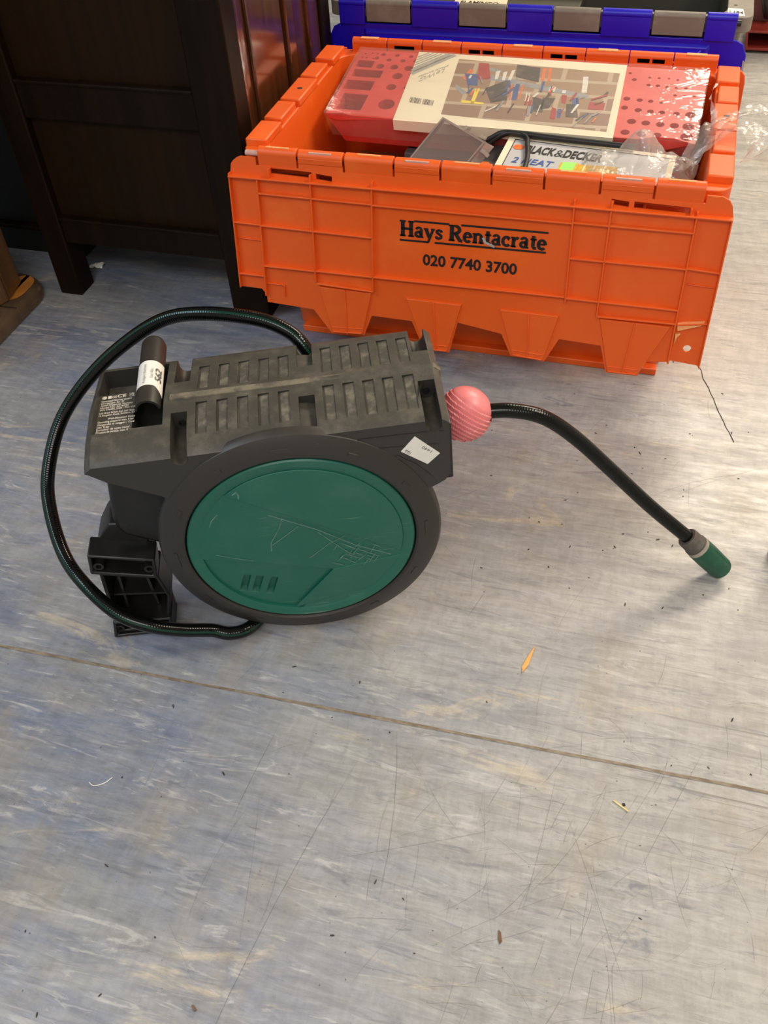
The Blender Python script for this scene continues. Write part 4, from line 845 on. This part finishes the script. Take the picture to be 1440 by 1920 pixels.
# price label on the front face
m = MB(); PQ = [(.1237, .1168), (.1512, .0939), (.1651, .1072), (.1397, .1353)]; m.prism(PQ, -.0018, -.0008, UW); pl_ = part('price_label', m, ['white'], reel, None, label='white paper price label with pencil writing')
m = MB(); c_ = math.cos(math.radians(138)); s_ = math.sin(math.radians(138))
hw = lambda ox, oy: (lambda p, q, h: UW(ox + p * c_ - q * s_, oy + p * s_ + q * c_, h))
put_text(m, '1440', 0, 0, .0125, .0042, hw(.1575, .1128), -.0005, -.008)
for k in range(5): stroke(m, [(.1275 + .0011 * k, .1150 - .001 * k), (.1302 + .0011 * k, .1188 - .001 * k)], .0004, UW, -.0005)
stroke(m, [(.128, .1185), (.1315, .1165), (.133, .1145)], .0005, UW, -.0005); part('handwriting', m, ['collar'], pl_, None, recalc=False)
m = MB(); stroke(m, [(.078, .138), (.082, .1405), (.165, .1385), (.171, .1365)], .0012, UW, -.0014); stroke(m, [(.076, .126), (.165, .1205)], .001, UW, -.0014); stroke(m, [(.118, .1105), (.138, .094), (.155, .072)], .0035, UW, -.0014); part('moulded_line', m, ['rim'], reel, None)
# wall bracket hanging at the left
m = MB()
tray(m, [(-.258, -.030), (-.183, -.053), (-.178, -.019), (-.252, .003)], .0042, -.018, -.042, -.050, UW)
tray(m, [(-.250, -.034), (-.258, -.118), (-.2625, -.1515), (-.190, -.1540), (-.187, -.126), (-.1777, -.0924), (-.1835, -.0535)], .0045, -.022, -.060, -.066, UW)
tray(m, [(-.2655, -.1530), (-.187, -.1555), (-.186, -.128), (-.2585, -.122)], .004, -.016, -.036, -.060, UW)
m.prism([(-.249, -.012), (-.186, -.03), (-.186, .004), (-.206, .020), (-.224, .022), (-.233, .012)], -.095, -.046, UW)
br_ = part('wall_bracket', m, ['blackp'], reel, 30, 0.002, label='black wall bracket with open screw flanges')
for u, w_ in ((-.2460, -.0215), (-.1895, -.0370), (-.2555, -.1415)):
    m = MB(); m.lathe([(.0062, -.040), (.0062, -.021), (.0034, -.021), (.0034, -.040)], lambda a, h, c, u=u, w_=w_: RW3(u + a, h, w_ + c), 16, closed=True)
    part('screw_boss', m, ['blackp'], br_, 40)
m = MB()
for u0, u1 in ((-.236, -.243), (-.205, -.204)): m.prism([(u0, -.044), (u0 + .003, -.044), (u1 + .003, -.125), (u1, -.125)], -.060, -.040, UW)
m.prism([(-.250, -.090), (-.184, -.100), (-.184, -.103), (-.250, -.093)], -.060, -.036, UW); part('bracket_rib', m, ['blackp'], br_, None)
# inlet hose loop and outlet hose
HP = [(.0463, -.172, .100), (.030, -.186, .135), (.0131, -.200, .1509), (-.0228, -.215, .1636), (-.0866, -.235, .1675), (-.1424, -.25, .1553), (-.2088, -.25, .1194), (-.2629, -.235, .0808), (-.2984, -.21, .0457), (-.3186, -.165, .007), (-.3186, -.125, -.0205), (-.304, -.075, -.0489), (-.2752, -.03, -.0603), (-.238, .005, -.0797), (-.202, .018, -.095), (-.1673, .017, -.1126), (-.134, .010, -.1300), (-.1125, .012, -.1385), (-.0890, .004, -.1430), (-.066, -.030, -.1520), (-.04, -.06, -.1525)]
m = MB(); m.tube(spline([RW3(*p) for p in HP], 9), .0086, 20); part('inlet_hose', m, ['hose'], reel, 60, label='black hose with dark green stripes looping round the left side')
OP = [(.178, -.084, .086), (.203, -.084, .087), (.2259, -.084, .0863), (.2593, -.08, .0856), (.2957, -.074, .074), (.3332, -.066, .0424), (.3791, -.054, -.0093), (.4282, -.042, -.0665), (.4784, -.028, -.1184), (.490, -.0245, -.1325)]
m = MB(); m.tube(spline([RW3(*p) for p in OP], 9), .0088, 20); oh = part('outlet_hose', m, ['hose2'], reel, 60, label='plain black hose reaching to the floor on the right')
BC = Vector((.2045, -.084, .0862)); ax = Vector((1, .02, -.06)).normalized()
m = MB()
def ballfn(u, v):
    th = math.pi * (0.14 + .72 * v); ph_ = 2 * math.pi * u; d = Vector((-math.cos(th), math.sin(th) * math.cos(ph_), math.sin(th) * math.sin(ph_)))
    g = d.dot(Vector((.62, -.30, .74)).normalized()); r = .0325
    msk = max(0, min(1, (.66 - g) * 4)); fr_ = (g * 6.2) % 1.0
    r -= msk * .0021 * (1 - fr_)
    return RW3(*(BC + d * r))
m.grid(128, 96, ballfn); m.lathe([(.0001, -.0293), (.0140, -.0293)], lambda a, h, c: RW3(*(BC + Vector((h, a, c)))), 32); m.lathe([(.0090, .0293), (.0140, .0293)], lambda a, h, c: RW3(*(BC + Vector((h, a, c)))), 32)
part('stop_ball', m, ['pink'], reel, 50, label='pink ball stop threaded on the hose')
e0 = RW3(.4745, -.0290, -.1145); e1 = Vector((.7705, -.3785, .0165)); dx = (e1 - e0).normalized(); px_ = dx.cross(Vector((0, 0, 1))).normalized(); pz = px_.cross(dx)
def CN(a, h, c): return e0 + dx * h + px_ * a + pz * c
Lc = (e0.z - .0008 - .0142 * math.sqrt(1 - dx.z * dx.z)) / -dx.z   # the sleeve ends where its lower edge meets the floor
def cn(prof, name, mt, n=40):
    m = MB(); m.lathe(prof, CN, n); return part(name, m, [mt], oh, 35)
cn([(.0088, .004), (.0125, .0035), (.0137, .0055), (.0141, .019), (.0152, .0205), (.0152, .0235), (.0100, .0235)], 'connector_collar', 'collar')
cn([(.0100, .0230), (.0149, .0230), (.0154, .0250), (.0157, .0292), (.0100, .0292)], 'connector_ring', 'lring')
cn([(.0100, .0288), (.0158, .0288), (.0160, .046), (.0152, Lc - .004), (.0138, Lc), (.0095, Lc), (.0095, .040), (.0001, .040)], 'connector_sleeve', 'cgreen')
# ------------------------------------------------------------------ furniture on the left
sb = thing('oak_sideboard', 'dark stained oak cabinet with framed panels on square legs', 'cabinet', (-.236, .28, 0))
SX0, SX1, SY0, SY1, SH_ = -.452, -.021, .050, .500, .86
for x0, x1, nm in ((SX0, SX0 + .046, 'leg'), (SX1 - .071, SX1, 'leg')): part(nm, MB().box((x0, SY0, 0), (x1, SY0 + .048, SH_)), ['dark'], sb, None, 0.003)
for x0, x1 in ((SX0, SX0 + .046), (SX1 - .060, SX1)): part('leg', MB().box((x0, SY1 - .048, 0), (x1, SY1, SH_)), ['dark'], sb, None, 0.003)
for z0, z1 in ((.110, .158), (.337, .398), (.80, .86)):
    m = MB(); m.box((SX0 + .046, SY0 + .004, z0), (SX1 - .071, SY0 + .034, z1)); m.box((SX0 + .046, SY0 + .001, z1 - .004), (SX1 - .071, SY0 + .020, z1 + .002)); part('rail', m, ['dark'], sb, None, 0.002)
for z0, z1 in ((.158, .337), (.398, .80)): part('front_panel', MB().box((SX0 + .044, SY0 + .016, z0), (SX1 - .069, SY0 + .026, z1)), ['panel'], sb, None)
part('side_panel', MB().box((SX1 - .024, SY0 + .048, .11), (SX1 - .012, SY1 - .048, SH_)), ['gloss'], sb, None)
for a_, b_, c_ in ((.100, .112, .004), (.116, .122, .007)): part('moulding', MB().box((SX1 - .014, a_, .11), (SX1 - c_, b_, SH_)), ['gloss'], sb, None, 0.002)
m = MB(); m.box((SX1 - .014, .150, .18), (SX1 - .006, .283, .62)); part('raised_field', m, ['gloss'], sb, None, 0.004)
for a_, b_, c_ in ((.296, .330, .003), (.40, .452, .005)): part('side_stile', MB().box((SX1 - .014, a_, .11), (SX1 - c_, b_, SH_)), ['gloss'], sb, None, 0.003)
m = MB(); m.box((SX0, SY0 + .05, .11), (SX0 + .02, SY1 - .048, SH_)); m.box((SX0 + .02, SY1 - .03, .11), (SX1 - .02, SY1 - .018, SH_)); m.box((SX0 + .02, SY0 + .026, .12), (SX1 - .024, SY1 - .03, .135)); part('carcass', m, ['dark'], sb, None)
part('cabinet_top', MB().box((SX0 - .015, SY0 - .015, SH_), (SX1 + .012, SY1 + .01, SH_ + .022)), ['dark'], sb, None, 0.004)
# black chest further back on the left
bk = thing('black_chest', 'black painted chest standing in the dark behind the oak cabinet', 'cabinet', (-.86, .4, 0))
part('chest_body', MB().box((-1.25, .190, .058), (-.475, .62, .75)), ['black'], bk, None, 0.003); part('plinth', MB().box((-1.26, .180, 0), (-.470, .625, .052)), ['black'], bk, None, 0.003)
m = MB(); m.box((-1.262, .176, .050), (-.468, .628, .058)); part('moulding', m, ['dark'], bk, None, 0.002)
# honey wood pedestal at the left edge
pd = thing('wooden_pedestal', 'honey brown wooden pedestal foot with a rounded base moulding at the floor edge', 'furniture', (-.6, -.1, 0))
m = MB(); R_ = lambda i, z: rrect(-.80 + i, -.473 - i, -.36 + i, .067 - i, .060 - i * .6, z, 9)
m.loft([R_(.004, 0), R_(.0, .003), R_(.0, .014), R_(.002, .021), R_(.007, .027), R_(.014, .030)]); part('base_moulding', m, ['base'], pd, 40)
m = MB(); m.loft([rrect(-.540, -.4885, -.036, .050, .030, .0301), rrect(-.540, -.4880, -.036, .051, .030, .0308)]); part('worn_top', m, ['honey'], pd, None, label='worn orange patch on the base')
m = MB(); m.prism([(-.78, -.30), (-.530, -.30), (-.516, -.120), (-.5085, -.052), (-.5015, -.0376), (-.5137, .0242), (-.526, .034), (-.78, .034)], .0310, .80, XYZ); part('upright', m, ['pale'], pd, None, 0.002)
m = MB(); m.prism([(-.5035, -.0330), (-.4995, -.0335), (-.5110, .0225), (-.5145, .0215)], .034, .78, XYZ); part('bead', m, ['pale'], pd, None, 0.001)
m = MB(); m.box((-.5095, -.055, .0305), (-.4745, -.0538, .0312)); part('joint_line', m, ['black'], pd, None)

# ------------------------------------------------------------------ far right
rs = thing('red_steel_trolley', 'dark red painted steel frame with an open box foot beyond the blue-lidded crate', 'trolley', (.9, 1.55, 0))
m = MB(); fz = lambda p, q, h: (p, h, q); tray(m, [(.772, .008), (.93, .008), (.93, .056), (.765, .056)], .006, 1.46, 1.60, 1.62, fz); part('box_foot', m, ['redsteel'], rs, None, 0.001)
m = MB(); m.prism([(.752, .056), (.93, .056), (.90, .40), (.73, .40)], 1.53, 1.56, fz); part('end_plate', m, ['maroon'], rs, None, 0.002)
m = MB(); m.tube(spline([(.815, 1.515, .075), (.800, 1.50, .12), (.795, 1.50, .17), (.80, 1.51, .24)], 6), .012, 12); part('black_grip', m, ['blackp'], rs, 50)
for x in (.775, .915): part('foot_pad', MB().box((x, 1.47, 0), (x + .012, 1.61, .008)), ['blackp'], rs, None)

fl_ = thing('furniture_leg', 'black furniture leg with a rubber foot at the right edge of the open floor', 'leg', (.852, -.322, 0))
part('leg_tube', MB().tube([(.852, -.322, .02), (.858, -.300, .62)], .0125, 20), ['black'], fl_, 50)
m = MB(); m.lathe([(.0001, 0), (.0155, 0), (.0165, .004), (.0160, .026), (.0135, .032), (.0001, .032)], lambda a, h, c: (.852 + a, -.322 + c, h), 24); part('rubber_foot', m, ['blackp'], fl_, 40)

# ------------------------------------------------------------------ litter on the floor
def leaf(name, pts, z, mt, label, cat, curl=.002):
    c = Vector((sum(p[0] for p in pts) / len(pts), sum(p[1] for p in pts) / len(pts)))
    m = MB(); n = len(pts); m.loft([[(p[0], p[1], .0004) for p in pts], [(p[0], p[1], .0013 + curl * ((Vector(p) - c).length / .02)) for p in pts]])
    return solo(name, m, [mt], label, cat, (c.x, c.y, 0), None)
leaf('wood_splinter', [(.5620, -.5500), (.5605, -.5650), (.5588, -.5790), (.5560, -.5860), (.5530, -.5925), (.5525, -.5870), (.5512, -.5850), (.5530, -.5760), (.5570, -.5640)], 0, 'chip', 'pale orange wood splinter on the open floor right of the reel', 'splinter', .0012)
leaf('straw_bit', [(.6765, -.7310), (.6785, -.7302), (.6945, -.7385), (.6935, -.7400)], 0, 'straw', 'straw coloured sliver with dark grit near the floor seam', 'sliver', .0006)
leaf('dark_crumb', [(.6870, -.7318), (.6895, -.7310), (.6905, -.7335), (.6880, -.7350)], 0, 'grit', 'dark crumb beside the straw coloured sliver', 'crumb', .002)
leaf('bark_chip', [(.5842, -.8960), (.5870, -.8985), (.5895, -.9060), (.5880, -.9090), (.5855, -.9050)], 0, 'bark', 'small brown bark chip low on the open floor', 'chip', .001)
leaf('brown_sliver', [(.3170, -1.0400), (.3185, -1.0390), (.3235, -1.0425), (.3220, -1.0440)], 0, 'bark', 'tiny brown sliver at the bottom edge of the picture', 'sliver', .0006)
m = MB(); m.grid(8, 6, lambda u, v: (-.4445 + .030 * u, .139 + .018 * v + .006 * u, .0012 + .007 * abs(noise.noise(Vector((u * 3, v * 3, 4)))) + .006 * math.sin(math.pi * v) * (u > .3)))
solo('paper_scrap', m, ['white'], 'torn white paper scrap on the floor under the oak cabinet', 'paper', (-.43, .147, 0), 20, recalc=False)
m = MB(); m.tube(spline([(.107, -.857, .0012), (.114, -.8595, .0012), (.124, -.854, .0012), (.130, -.845, .0012)], 5), .0006, 6); solo('white_thread', m, ['white'], 'short white thread on the floor below the seam', 'thread', (.107, -.857, 0), 60)
